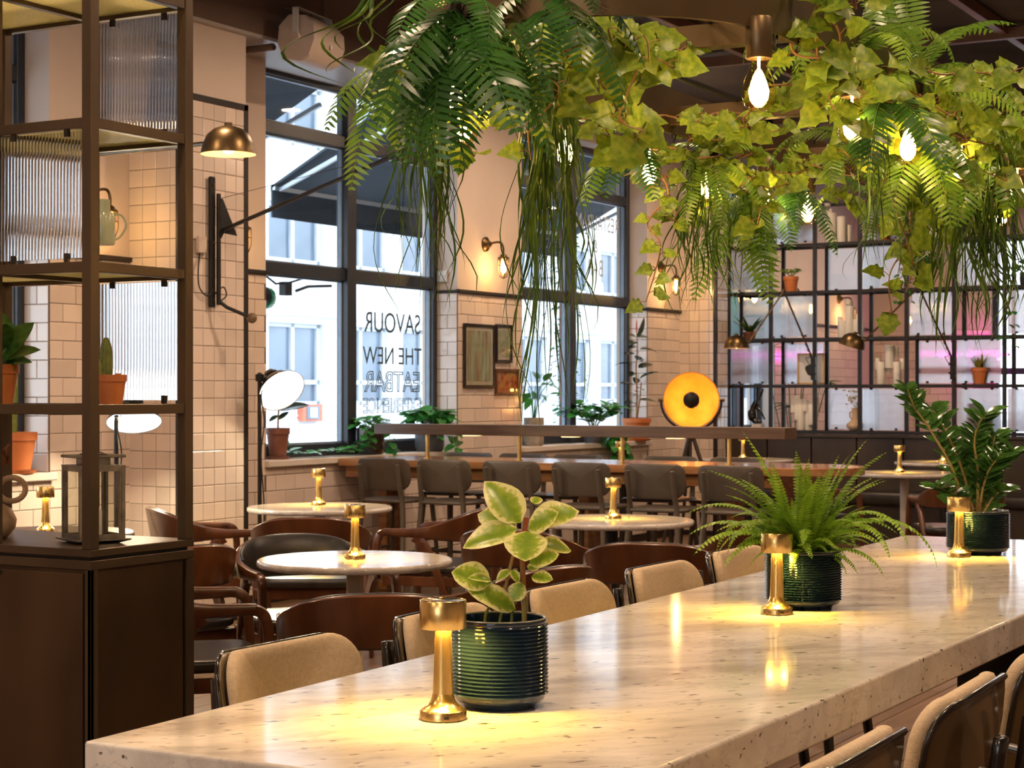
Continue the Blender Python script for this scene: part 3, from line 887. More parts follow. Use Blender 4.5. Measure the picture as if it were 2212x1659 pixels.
# ---- round tables
def round_table(label, x, y, z, r, colm, top=None, base_r=.24):
    t = thing('round_table', label, 'table', (x, y, 0), 0, 'small round tables')
    b = MB(); b.lathe([(r-.012, z-.028), (r-.003, z-.024), (r, z-.014), (r-.002, z-.004), (r-.008, z), (r-.0095, z), (r-.011, z), (0, z)], 64); b.build('tabletop', top or M['marble_grey'], t, smooth=50)
    MB().cyl((0, 0, .02), (0, 0, z-.04), .033, n=20).build('column', colm, t)
    b = MB(); b.lathe([(base_r, 0), (base_r, .012), (base_r-.02, .02), (.04, .03)], 40); b.build('foot_plate', colm, t)
    b = MB(); b.box(-.15, .15, -.025, .025, z-.045, z-.028); b.box(-.025, .025, -.15, .15, z-.045, z-.028); b.build('spider', M['black'], t, smooth=0)
    return t
M['ivory'] = pm('ivory_column', (.62, .56, .47), (.68, .62, .53), scale=5, rough=.4)
round_table('nearest small round marble table with a pale column', 5.80, 3.982, .735, .38, M['ivory'])
round_table('round marble table beside the tiled divider, black column', 8.36, 5.98, .735, .41, M['black'])
round_table('round marble table before the taupe bar chairs, black column', 8.24, 4.08, .735, .42, M['black'])
round_table('round table hidden behind the bar table', 13.3, 6.48, .772, .38, M['black'])
round_table('round table in the corner by the banquette', 15.15, 6.15, .785, .42, M['black'])
round_table('round table with a pale column below the metal screen', 13.60, 4.22, .765, .42, M['ivory'])
round_table('farthest round table before the banquette, behind the glossy plant', 15.30, 4.40, .785, .42, M['black'])
M['dark_top'] = pm('dark_table_top', (.03, .022, .018), (.045, .034, .028), rough=.3)
round_table('dark round table under the left window, seen through the shelves', 6.20, 5.98, .735, .40, M['black'], M['dark_top'])

# ---- walnut armchairs (built facing +Y)
def make_armchair():
    t = thing('armchair', 'x', 'chair', (0, 0, 0), 0, 'walnut armchairs')
    half = [(0, -.270, .770, .600, .020, .030), (.11, -.262, .766, .600, .020, .028), (.19, -.236, .750, .600, .022, .022), (.25, -.175, .718, .602, .024, .014),
            (.277, -.08, .684, .608, .028, .006), (.283, .03, .666, .616, .031, .0), (.283, .13, .662, .620, .032, 0), (.283, .205, .660, .624, .032, 0)]
    pts = [(-p[0],)+p[1:] for p in half[::-1]]+half[1:]
    q = crom(pts, 5)
    def ring(i, shrink=0.0, inset=0.0, thk=None):
        x, y, zt, zb, th, ln = q[i]
        a = q[max(i-1, 0)]; c = q[min(i+1, len(q)-1)]
        d = Vector((c[0]-a[0], c[1]-a[1], 0)).normalized(); nrm = Vector((d.y, -d.x, 0))   # outward
        th = thk or th
        P = Vector((x, y, 0))-nrm*inset
        zt -= shrink; zb += shrink
        ch = min(.006, th*.3)
        o_ = nrm*ln
        return [P-nrm*th/2+Vector((0, 0, zb+ch)), P-nrm*(th/2-ch)+Vector((0, 0, zb)), P+nrm*(th/2-ch)+Vector((0, 0, zb)), P+nrm*th/2+Vector((0, 0, zb+ch)),
                P+o_+nrm*th/2+Vector((0, 0, zt-ch)), P+o_+nrm*(th/2-ch)+Vector((0, 0, zt)), P+o_-nrm*(th/2-ch)+Vector((0, 0, zt)), P+o_-nrm*th/2+Vector((0, 0, zt-ch))]
    b = MB(); b.sweep([ring(i) for i in range(len(q))]); b.build('back_and_arms', M['walnut'], t, smooth=50)
    n0 = 15; n1 = len(q)-15
    b = MB(); b.sweep([ring(i, -.004, .012, .016) for i in range(n0, n1)]); b.build('back_upholstery', M['leather'], t, smooth=60)
    for s in (-1, 1):
        b = MB()
        pth = crom([(.283, .165, .643, .032, .036), (.283, .215, .634, .032, .038), (.284, .240, .598, .032, .036), (.287, .250, .48, .030, .034), (.290, .262, .25, .027, .030), (.293, .274, 0, .022, .024)], 4)
        secs = []
        for i, p in enumerate(pth):
            a = pth[max(i-1, 0)]; c = pth[min(i+1, len(pth)-1)]
            d = Vector((0, c[1]-a[1], c[2]-a[2])).normalized(); nn = Vector((0, -d.z, d.y))
            C = Vector((s*p[0], p[1], p[2])); wx = Vector((p[3]/2, 0, 0)); hh = nn*p[4]/2
            secs.append([C-wx-hh, C+wx-hh, C+wx+hh, C-wx+hh])
        b.sweep(secs); b.build('leg', M['walnut'], t, smooth=45, bevel=.004)
        b = MB()
        pth = crom([(.281, .02, .628, .030, .075), (.279, -.02, .585, .030, .055), (.272, -.085, .46, .029, .042), (.262, -.17, .25, .026, .034), (.255, -.262, 0, .021, .024)], 4)
        secs = []
        for i, p in enumerate(pth):
            a = pth[max(i-1, 0)]; c = pth[min(i+1, len(pth)-1)]
            d = Vector((0, c[1]-a[1], c[2]-a[2])).normalized(); nn = Vector((0, -d.z, d.y))
            C = Vector((s*p[0], p[1], p[2])); wx = Vector((p[3]/2, 0, 0)); hh = nn*p[4]/2
            secs.append([C-wx-hh, C+wx-hh, C+wx+hh, C-wx+hh])
        b.sweep(secs); b.build('leg', M['walnut'], t, smooth=45, bevel=.004)
    ol = rrect(.535, .50, (.10, .10, .06, .06))
    b = shell_panel(ol, .050, lambda u, v, h: Vector((u, -v*1.0+.0, .437+h+.012*(u/.27)**2)), .006); b.build('seat', M['leather'], t, smooth=60)
    b = MB()
    for q_ in ((-.262, .262, .20, .225, .36, .41), (-.262, .262, -.20, -.175, .36, .41), (-.275, -.25, -.19, .22, .36, .41), (.25, .275, -.19, .22, .36, .41)): b.box(*q_)
    b.build('seat_rail', M['walnut'], t, smooth=0, bevel=.003)
    return t
AC = make_armchair()
def face(dx, dy): return math.atan2(dy, dx)-PI/2
ARM = [('walnut armchair nearest the long table, its curved back to us', (4.78, 3.22, 0), face(.8, .6)),
       ('walnut armchair seen side-on against the tall cabinet, nearest of the left ones', (4.98, 4.13, 0), face(.70, -.71)),
       ('walnut armchair facing us across the nearest round table, black leather back', (6.12, 4.42, 0), face(-.45, -.62)),
       ('walnut armchair half hidden by the cabinet, black leather back turned to the left', (5.72, 4.92, 0), face(.30, 1.0)),
       ('walnut armchair by the tiled divider, its arms pointing right', (7.62, 6.20, 0), face(.80, -.6)),
       ('walnut armchair with its wide back to us behind the nearest round table', (7.42, 5.36, 0), face(.85, .53)),
       ('walnut armchair seen from its right side before the bar chairs', (8.30, 5.14, 0), face(-.15, 1.0)),
       ('walnut armchair behind the variegated plant, its back to us', (7.28, 4.02, 0), face(1.0, .12)),
       ('walnut armchair pulled up beside the nearest round table, behind the pot', (5.66, 3.25, 0), face(.25, 1.0)),
       ('walnut armchair with a broad curved back between two beige chairs', (6.92, 3.22, 0), face(.93, .30)),
       ('walnut armchair half hidden by the fern on the long table', (7.95, 3.22, 0), face(.6, .8)),
       ('walnut armchair below the glossy plant at the far right', (12.35, 3.45, 0), face(.85, .52)),
       ('walnut armchair with a pale lit seat under the far round table', (13.0, 4.75, 0), face(.75, -.65))]
for i, (lab, loc, rz) in enumerate(ARM):
    if i == 0:
        AC.location = loc; AC.rotation_euler = (0, 0, rz); AC['label'] = lab
    else: dup(AC, lab, loc, rz)

# ---- taupe bar chairs (facing +Y)
def make_stool():
    t = thing('bar_chair', 'x', 'chair', (0, 0, 0), 0, 'taupe bar chairs at the timber table')
    ol = []
    for u, v in rrect(.42, .215, (.045, .045, .10, .10)): ol.append((u*(1+.10*(-v/.1)*0.2), v))
    b = shell_panel(ol, .016, curved(.62, .16, -.20, .838)); b.build('backrest', M['taupe'], t, smooth=60)
    for s in (-1, 1):
        b = MB()
        pth = crom([(.150, -.246, .905, .026), (.152, -.218, .76, .030), (.158, -.196, .655, .034), (.175, -.215, .40, .032), (.20, -.265, 0, .024)], 4)
        b.tube([(s*p[0], p[1], p[2]) for p in pth], [p[3]*.55 for p in pth], 8); b.build('leg', M['taupe'], t)
        MB().cyl((s*.16, .165, .65), (s*.20, .225, 0), .018, .012, 8).build('leg', M['taupe'], t)
    ol = rrect(.42, .42, (.07, .07, .10, .10))
    b = shell_panel(ol, .026, lambda u, v, h: Vector((u, v-.01, .662+h+.05*(u*u)))); b.build('seat', M['taupe'], t, smooth=60)
    for a, c in (((-.19, .205, .26), (.19, .205, .26)), ((-.187, -.235, .30), (.187, -.235, .30)), ((-.19, .19, .33), (-.187, -.225, .33)), ((.19, .19, .33), (.187, -.225, .33))):
        MB().cyl(a, c, .010, n=8).build('stretcher', M['taupe'], t)
    return t
ST = make_stool()
nm = ['first', 'second', 'third', 'fourth', 'fifth', 'sixth']
for i, y in enumerate((6.63, 6.165, 5.67, 5.165, 4.655, 4.17)):
    lab = '%s taupe bar chair from the window in the near row, back to us' % nm[i]
    if i == 0:
        ST.location = (10.17, y, 0); ST.rotation_euler = (0, 0, -PI/2); ST['label'] = lab
    else: dup(ST, lab, (10.17, y, 0), -PI/2+random.uniform(-.06, .06))
for i, y in enumerate((6.72, 6.27, 5.83, 5.12, 4.63)):
    dup(ST, '%s taupe bar chair from the window in the far row, only its back top showing' % nm[i], (11.06, y, 0), PI/2)

# ---- timber bar table with the raised beam
bt = thing('bar_table', 'tall timber bar table running out from the window wall', 'table', (0, 0, 0))
pl = [(10.24, 7.17), (10.24, 3.95)]
for k in range(0, 13):
    a = PI+PI*k/12
    pl.append((10.62+.38*math.cos(a), 3.92+.36*math.sin(a)))
pl += [(11.0, 3.95), (11.0, 7.17)]
ZB = .925
b = MB(); b.prism(pl, ZB-.05, ZB); b.build('tabletop', M['oak_table'], bt, smooth=0, bevel=.004)
b = MB(); b.box(10.30, 10.34, 4.0, 7.15, ZB-.125, ZB-.05); b.box(10.90, 10.94, 4.0, 7.15, ZB-.125, ZB-.05); b.box(10.30, 10.94, 3.96, 4.0, ZB-.125, ZB-.05); b.build('apron', M['oak_table'], bt, smooth=0)
for y in (4.40, 5.42, 7.0):
    MB().box(10.53, 10.71, y-.04, y+.04, 0, ZB-.05).build('leg', M['oak_table'], bt, smooth=0, bevel=.006)
bm_ = thing('raised_beam', 'dark timber beam raised on four brass posts along the bar table', 'beam', (10.6, 5.53, ZB))  # timber beam over the table, small glowing strips set beneath
MB().box(-.10, .10, -1.52, 1.52, .165, .237).build('beam', M['dark_timber'], bm_, smooth=0, bevel=.003)
for y in (1.14, .41, -.36, -1.11):
    MB().cyl((0, y, 0.004), (0, y, .165), .0145, n=16).build('post', M['brass'], bm_)
    b = MB(); b.lathe([(.032, 0), (.032, .005), (.015, .007)], 20, c=(0, y, 0)); b.build('post_foot', M['brass'], bm_)
M['strip'] = emissive('warm_strip', (1, .62, .25), 3.0)
for y in (.78, 0.02, -.74): MB().box(-.05, .05, y-.045, y+.045, .160, .165).build('light_strip', M['strip'], bm_, smooth=0)

# ---- beige upholstered chairs at the long table (facing +Y)
def make_beige():
    t = thing('upholstered_chair', 'x', 'chair', (0, 0, 0), 0, 'beige upholstered chairs at the long table')
    ol = rrect(.50, .34, (.075, .075, .12, .12), 8)
    b = shell_panel(ol, .014, curved(.46, .17, -.215, .665)); b.build('back_shell', M['shell'], t, smooth=60)
    ol2 = rrect(.496, .336, (.078, .078, .12, .12), 8)
    e = MB(); n = len(ol2); fn = curved(.46, .17, -.215, .665)
    e.tube([fn(u, v, -.005) for u, v in ol2], .0065, 6, closed=True); e.build('shell_edge', M['ebony'], t, smooth=60)
    ol = rrect(.506, .345, (.080, .080, .12, .12), 8)
    b = shell_panel(ol, .034, lambda u, v, h: curved(.46, .17, -.215, .668)(u, v, h+.026), .004); b.build('back_pad', M['linen'], t, smooth=70)
    ol = rrect(.48, .46, (.09, .09, .13, .13), 8)
    b = shell_panel(ol, .05, lambda u, v, h: Vector((u, v+.02, .455+h)), .008); b.build('seat_pad', M['linen'], t, smooth=70)
    b = shell_panel(ol, .014, lambda u, v, h: Vector((u, v+.02, .422+h))); b.build('seat_shell', M['ebony'], t, smooth=60)
    for s in (-1, 1):
        b = MB()
        pth = crom([(.118, -.276, .770, .034, .024), (.130, -.252, .60, .037, .030), (.155, -.215, .44, .036, .032), (.18, -.24, .25, .033, .03), (.20, -.30, 0, .026, .024)], 4)
        secs = []
        for i, p in enumerate(pth):
            a = pth[max(i-1, 0)]; c = pth[min(i+1, len(pth)-1)]
            d = Vector((0, c[1]-a[1], c[2]-a[2])).normalized(); nn = Vector((0, -d.z, d.y))
            C = Vector((s*p[0], p[1], p[2])); wx = Vector((p[3]/2, 0, 0)); hh = nn*p[4]/2
            secs.append([C-wx*.6-hh, C+wx*.6-hh, C+wx-hh*.3, C+wx+hh, C-wx+hh, C-wx-hh*.3])
        b.sweep(secs); b.build('leg', M['ebony'], t, smooth=50, bevel=.003)
        MB().cyl((s*.17, .20, .43), (s*.21, .25, 0), .020, .013, 10).build('leg', M['ebony'], t)
        MB().cyl((s*.122, -.262, .70), (s*.122, -.236, .704), .010, n=10).build('screw_cap', M['steel'], t)
    for a, c in (((-.17, -.215, .40), (.17, -.215, .40)), ((-.17, .195, .40), (.17, .195, .40)), ((-.17, .195, .40), (-.17, -.215, .40)), ((.17, .195, .40), (.17, -.215, .40))):
        MB().bar(a, c, .02, .04).build('seat_rail', M['ebony'], t, smooth=0)
    return t
BC = make_beige()
lab = ['leftmost beige upholstered chair on the far side of the long table', 'second beige chair from the left on the far side, behind the nearest lamp',
       'third beige chair from the left on the far side, behind the ribbed pot', 'fourth beige chair from the left on the far side of the long table',
       'fifth beige chair from the left on the far side, behind the fern', 'sixth beige chair on the far side, hidden behind the potted fern']
for i, x in enumerate((3.16, 3.84, 4.50, 5.17, 5.82)):
    r_ = PI+random.uniform(-.05, .05)
    if i == 0:
        BC.location = (x, 2.17, 0); BC.rotation_euler = (0, 0, r_); BC['label'] = lab[i]
    else: dup(BC, lab[i], (x, 2.17+.012*i, 0), r_)
lab = ['beige upholstered chair at the bottom edge, dark back shell towards us', 'beige upholstered chair on the near side with two black back posts in view', 'beige upholstered chair cut off by the right edge, near side']
for i, x in enumerate((2.68, 3.325, 3.97)):
    dup(BC, lab[i], (x, 1.10, 0), random.uniform(-.04, .04))
# ================================================================ FOREGROUND SHELVING CABINET
X0, X1, Y0, Y1, Y2 = 3.65, 4.075, 3.36, 3.715, 4.07
CT = .959                                  # cabinet top
SL = [1.338, 1.723, 2.110, 2.497, 2.884]   # shelf rails
P = .033
su = thing('shelving_cabinet', 'dark bronze cabinet with open metal shelving above, at the left edge', 'shelving', (0, 0, 0))
for x in (X0, X1-P):
    for y in (Y0, Y1, Y2): MB().box(x, x+P, y, y+P, CT, 3.0).build('post', M['bronze'], su, smooth=0, bevel=.0015)
for z in SL:
    for y in (Y0, Y1, Y2): MB().box(X0+P, X1-P, y+.004, y+P-.004, z-.018, z+.010).build('rail', M['bronze'], su, smooth=0, bevel=.0015)
    for x in (X0, X1-P):
        for ya, yb in ((Y0, Y1), (Y1, Y2)): MB().box(x+.004, x+P-.004, ya+P, yb, z-.018, z+.010).build('rail', M['bronze'], su, smooth=0, bevel=.0015)
    for ya, yb in ((Y0, Y1), (Y1, Y2)):
        MB().box(X0+.026, X1-.026, ya+.026, yb+.008, z-.006, z+.004).build('glass_shelf', M['shelf_glass'], su, smooth=0)
M['ribbed_big'] = ribbed_mat('clear_ribbed_glass', (.97, .98, .99), f=.82, rough=.03)
def big_panel(w_, h_): return ribbed_panel(w_, h_, .0115, .0032, 'ribbed_panel', M['ribbed_big'])
def hang_panel(me, mtx, w_, h_):
    p = inst('ribbed_panel', me, su, mtx=mtx)
    for x in (.06, w_-.06):
        for z in (-.012, h_-.014):
            MB().box(x-.007, x+.007, -.007, .005, z, z+.026).build('clip', M['steel_dark'], p, smooth=0, bevel=.001)
    return p
M['steel_dark'] = pm('dark_clip', (.05, .045, .04), (.08, .07, .06), rough=.3, metal=.8)
pw_ = Y1-Y0-P-.006
me = big_panel(pw_, .343)
for lv in (0, 2):      # far side of the right bay
    hang_panel(me, Matrix.Translation((X1-P/2+.002, Y1-.003, SL[lv]+.020)) @ Matrix.Rotation(-PI/2, 4, 'Z'), pw_, .343)
for lv in (1,):        # near side of the left face
    hang_panel(me, Matrix.Translation((X0+P/2-.004, Y1-.003, SL[lv]+.020)) @ Matrix.Rotation(-PI/2, 4, 'Z'), pw_, .343)
    hang_panel(me, Matrix.Translation((X0+P/2-.004, Y2-.003, SL[lv]+.020)) @ Matrix.Rotation(-PI/2, 4, 'Z'), pw_, .343)
# closed cabinet below
b = MB(); b.box(X0, X1+.004, Y0, 5.0, CT-.022, CT); b.build('top_plate', M['bronze'], su, smooth=0, bevel=.002)
MB().box(X0+.012, X1-.012, Y0+.012, 5.0, CT-.030, CT-.022).build('shadow_gap', M['black'], su, smooth=0)
b = MB(); b.box(X0, X1+.004, Y0, 5.0, CT-.056, CT-.030); b.build('top_frame', M['bronze'], su, smooth=0, bevel=.002)
MB().box(X0+.010, X1-.035, Y0+.008, 5.0, .06, CT-.056).build('carcass', M['bronze_door'], su, smooth=0)
b = MB(); b.box(X0, X0+.012, Y0, Y0+.022, .0, CT-.056); b.box(X0, X0+.03, Y0, Y0+.012, .0, CT-.056); b.build('corner_trim', M['bronze'], su, smooth=0, bevel=.001)
MB().box(X1-.028, X1+.004, Y0, Y0+.03, 0, CT-.056).build('end_post', M['bronze'], su, smooth=0, bevel=.0015)
for k, (ya, yb) in enumerate(((Y0+.028, 3.86), (3.866, 4.36), (4.366, 4.86))):
    d = MB().box(X0-.002, X0+.010, ya, yb, .07, CT-.066).build('door', M['bronze_door'], su, smooth=0, bevel=.0015)
    MB().box(X0-.012, X0-.002, ya+.30, ya+.36, CT-.082, CT-.068).build('handle', M['steel_dark'], d, smooth=0, bevel=.002)
MB().box(X0+.032, X1-.045, Y0+.002, Y0+.010, .07, CT-.062).build('side_panel', M['bronze_door'], su, smooth=0, bevel=.001)
MB().box(X0+.02, X1-.03, Y0+.03, 5.0, 0, .06).build('plinth', M['black'], su, smooth=0)

# ---- clay pots
def pot_profile(r, h, rim=.22, wall=.006):
    rb = r*.70; zr = h*(1-rim)
    return [(0, 0), (rb, 0), (rb+(r*.93-rb)*.98, zr), (r, zr), (r, h), (r-wall, h), (r-wall-.003, h*.86), (0, h*.86)]
def clay_pot(name, label, cat, loc, r, h, mat='terracotta', saucer=False, group=None, soil=True):
    t = thing(name, label, cat, loc, 0, group)
    b = MB(); b.lathe(pot_profile(r, h), 32, cap=False); b.build('pot', M[mat], t, smooth=35)
    b = MB(); b.lathe([(0, h*.865), (r*.9, h*.87)], 20, cap=False); b.build('soil', M['soil'], t)
    if saucer:
        b = MB(); b.lathe([(0, -.022), (r*.88, -.022), (r*1.0, -.004), (r*.97, -.004), (r*.85, -.018), (0, -.018)], 32, cap=False)
        b.build('saucer', M[mat], t, smooth=35)
    return t
# cactus on the shelf
ca = clay_pot('potted_cactus', 'small orange clay pot with a spiny green cactus on the near shelf', 'potted plant', (3.885, 3.50, SL[0]+.0045), .0435, .088)
M['cactus'] = pm('cactus_green', (.13, .17, .025), (.24, .27, .05), scale=18, rough=.5)
M['spine'] = pm('cactus_spine', (.62, .52, .20), (.72, .62, .30), rough=.6)
def cactus_column(par, x, y, z, r, h, ribs=9, tilt=0):
    b = MB(); secs = []
    for i in range(15):
        t = i/14; rr = r*(1.0 if t < .6 else math.sqrt(max(.0004, 1-((t-.6)/.42)**2)))*(.82+.18*math.sin(t*2.4+.6))
        secs.append([(x+tilt*t*h+rr*(1+.13*math.cos(ribs*2*PI*k/54))*math.cos(2*PI*k/54), y+rr*(1+.13*math.cos(ribs*2*PI*k/54))*math.sin(2*PI*k/54), z+h*t) for k in range(54)])
    b.sweep(secs); o = b.build('cactus_stem', M['cactus'], par, smooth=70)
    s = MB()
    for k in range(ribs):
        a = 2*PI*k/ribs
        for i in range(1, 14):
            t = i/14; rr = r*(1.0 if t < .6 else math.sqrt(max(.0004, 1-((t-.6)/.42)**2)))*(.82+.18*math.sin(t*2.4+.6))*1.12
            c = Vector((x+tilt*t*h+rr*math.cos(a), y+rr*math.sin(a), z+h*t))
            for q in range(4):
                d = Vector((math.cos(a)+random.uniform(-.8, .8), math.sin(a)+random.uniform(-.8, .8), random.uniform(-.7, .9))).normalized()*.006
                e = d.cross(Vector((0, 0, 1))).normalized()*.0006
                s.add([c-e, c+e, c+d], [(0, 1, 2)])
    w_ = s.build('spines', M['spine'], o, smooth=0); w_['kind'] = 'stuff'
cactus_column(ca, -.008, .012, .075, .0165, .118)
cactus_column(ca, -.026, .020, .075, .0125, .060)
b = MB()
for i in range(5): b.lathe([(.004, 0), (.005, .012), (0, .018)], 8, c=(.02+.006*math.cos(i*1.3), -.008+.006*math.sin(i*1.3), .075), m=None)
b.build('offset_bud', M['terracotta'], ca)

# ---- glass lantern
M['lantern'] = pm('weathered_steel', (.20, .18, .15), (.34, .31, .26), scale=22, rough=.38, metal=.7)
M['wax'] = pm('candle_wax', (.78, .72, .62), (.84, .78, .68), rough=.5)
M['old_glass'] = thin_glass('lantern_glass', (.93, .93, .90), minf=.07)
la = thing('lantern', 'weathered metal lantern with glass sides on the bronze cabinet', 'lantern', (3.845, 3.53, CT+.0005), TH-PI/2+.62)
s = .062
b = MB(); b.sweep([[(-k, -k, z), (k, -k, z), (k, k, z), (-k, k, z)] for k, z in ((s*.9, 0), (s+.018, .008), (s+.018, .012), (s*.95, .013))]); b.build('base', M['lantern'], la, smooth=0)
b = MB()
for sx in (-1, 1):
    for sy in (-1, 1): b.box(sx*s-.005, sx*s+.005, sy*s-.005, sy*s+.005, .012, .212)
for z in (.012, .200):
    b.box(-s, s, -s-.004, -s+.004, z, z+.012); b.box(-s, s, s-.004, s+.004, z, z+.012); b.box(-s-.004, -s+.004, -s, s, z, z+.012); b.box(s-.004, s+.004, -s, s, z, z+.012)
b.build('frame', M['lantern'], la, smooth=0)
for sx, sy in ((1, 0), (-1, 0), (0, 1), (0, -1)):
    f = MB()
    if sx: f.box(sx*s-.001, sx*s+.001, -s+.010, s-.010, .024, .200)
    else: f.box(-s+.010, s-.010, sy*s-.001, sy*s+.001, .024, .200)
    g = f.build('pane', M['old_glass'], la, smooth=0)
    f = MB()
    for k in (-1, 1):
        if sx: f.box(sx*s-.003, sx*s+.004, k*(s-.008)-.003, k*(s-.008)+.003, .02, .205)
        else: f.box(k*(s-.008)-.003, k*(s-.008)+.003, sy*s-.003, sy*s+.004, .02, .205)
    f.build('pane_frame', M['lantern'], g, smooth=0)
b = MB(); b.box(-s-.006, s+.006, -s-.006, s+.006, .212, .217); b.build('lid', M['lantern'], la, smooth=0)
MB().box(-.036, .036, -.036, .036, .217, .238).build('chimney', M['lantern'], la, smooth=0)
b = MB(); b.box(-s-.012, s+.012, -s*.92, s*.92, .238, .246); b.box(-.03, .03, -.03, .03, .246, .249); b.build('roof', M['lantern'], la, smooth=0, bevel=.002)
b = MB(); b.lathe([(.024, .014), (.024, .088), (.020, .094), (.006, .090), (0, .090)], 24); b.build('candle', M['wax'], la)
b = MB(); b.tube([(-.045, 0, .246), (-.048, 0, .262), (0, 0, .275), (.048, 0, .262), (.045, 0, .246)], .002, 6)
hd = b.build('handle', M['lantern'], la); hd.rotation_euler = (0, 0, .5); hd.location = (0, 0, -.014)
# ---- ring-handled vase at the very edge, with dried stems
M['clay_beige'] = pm('beige_stoneware', (.52, .35, .20), (.60, .42, .26), scale=30, rough=.7, bump=.2, bscale=120)
va = thing('ring_vase', 'round beige stoneware vase with a ring handle, cut by the left edge', 'vase', (3.79, 3.872, CT+.0005))
b = MB(); b.lathe([(0, 0), (.045, 0), (.070, .030), (.074, .055), (.060, .085), (.032, .102), (.022, .115), (.020, .175), (.026, .186), (.018, .182), (.014, .12)], 32, cap=False); b.build('body', M['clay_beige'], va, smooth=60)
b = MB(); b.tube([(.050+.034*math.cos(a), -.034-.02*math.cos(a), .140+.034*math.sin(a)) for a in [2*PI*k/24 for k in range(24)]], .0085, 10, closed=True); b.build('ring_handle', M['clay_beige'], va, smooth=80)
M['dried'] = pm('dried_bract', (.34, .11, .04), (.50, .20, .08), scale=20, rough=.7, trans=.2)
b = MB()
for k in range(9):
    a = k*2.4; b.lathe([(0, 0), (.008, .010), (.009, .022), (.004, .036), (0, .042)], 8, m=Matrix.Translation((.030+.014*math.cos(a), -.012+.014*math.sin(a), .205+.004*k)) @ Matrix.Rotation(.5, 4, Vector((math.cos(a), math.sin(a), 0))))
b.tube([(0, 0, .12), (.012, -.005, .19), (.030, -.012, .225)], .002, 6)
b.build('dried_flower', M['dried'], va)

# ================================================================ WALL FITTINGS
M['amber_glass'] = thin_glass('amber_glass', (1.0, .90, .72), minf=.07)
def sconce(label, x, z):
    t = thing('wall_lamp', label, 'wall lamp', (x, YW-.0005, z), 0, 'swan neck wall lamps')
    b = MB(); b.lathe([(.058, 0), (.058, .012), (.045, .022), (.025, .034), (.022, .05), (0, .052)], 24, m=Matrix.Rotation(PI/2, 4, 'X')); b.build('wall_plate', M['old_brass'], t)
    b = MB(); b.tube(crom([(0, -.04, .0), (0, -.10, .012), (0, -.145, .004), (0, -.165, -.035), (0, -.166, -.085)], 5), .0085, 10); b.build('arm', M['old_brass'], t)
    b = MB(); b.lathe([(.012, -.082), (.024, -.09), (.030, -.104), (.046, -.112), (.046, -.122), (.034, -.128), (.030, -.135)], 24, c=(0, -.166, 0)); b.build('cap', M['old_brass'], t)
    b = MB(); b.lathe([(.033, -.128), (.034, -.20), (.030, -.235), (.016, -.255), (0, -.258)], 24, c=(0, -.166, 0), cap=False); b.build('glass', M['amber_glass'], t, smooth=80)
    for k in range(4):
        a = PI/4+k*PI/2
        b = MB(); b.tube([(.043*math.cos(a), -.166+.043*math.sin(a), -.118), (.043*math.cos(a), -.166+.043*math.sin(a), -.215), (.028*math.cos(a), -.166+.028*math.sin(a), -.262), (0, -.166, -.276)], .0035, 6)
        b.build('cage_bar', M['old_brass'], t)
    b = MB(); b.tube([(.043*math.cos(a), -.166+.043*math.sin(a), -.175) for a in [2*PI*k/20 for k in range(20)]], .003, 6, closed=True); b.build('cage_ring', M['old_brass'], t)
    b = MB(); b.lathe([(.012, -.130), (.018, -.17), (.022, -.20), (.016, -.226), (0, -.233)], 16, c=(0, -.166, 0)); b.build('bulb', M['bulb_emit'], t, smooth=80)
    point_light('sconce_light', (0, -.166, -.19), 9, (1, .60, .24), .025, t)
    return t
S0 = sconce('swan neck wall lamp above the framed pictures', 12.346, 2.555)
for lab, x, z in (('swan neck wall lamp in the far corner above the amber floor lamp', 15.64, 2.575), ('swan neck wall lamp half behind the edge of the tiled divider', 9.06, 2.53),
                  ('swan neck wall lamp seen through the shelving behind the green jug', 7.83, 2.53), ('swan neck wall lamp behind the metal screen, left one', 17.28, 2.55), ('added swan neck wall lamp behind the metal screen, middle one', 19.3, 2.5), ('swan neck wall lamp behind the metal screen, right one', 20.7, 2.5)):  # middle lamp added to brighten the wall behind the screen
    dup(S0, lab, (x, YW-.0005, z))

# ---- pictures on the pier
def picture(label, xa, xb, za, zb, fm, art, fw=.022, mat=.03):
    t = thing('framed_picture', label, 'picture', ((xa+xb)/2, YW-.009, za), 0, 'framed pictures on the pier')
    w_ = (xb-xa)/2; h = zb-za
    b = MB()
    b.box(-w_, w_, -.022, 0, 0, fw); b.box(-w_, w_, -.022, 0, h-fw, h); b.box(-w_, -w_+fw, -.022, 0, fw, h-fw); b.box(w_-fw, w_, -.022, 0, fw, h-fw)
    b.build('frame', M[fm], t, smooth=0, bevel=.002)
    MB().box(-w_+fw, w_-fw, -.010, -.001, fw, h-fw).build('mount', M['mount'], t, smooth=0)
    MB().box(-w_+fw+mat, w_-fw-mat, -.0115, -.010, fw+mat, h-fw-mat).build('print', art, t, smooth=0)
    MB().box(-w_+fw, w_-fw, -.0165, -.0155, fw, h-fw).build('glazing', M['old_glass'], t, smooth=0)
    return t
M['mount'] = pm('paper_mount', (.62, .56, .45), (.68, .62, .50), rough=.8)
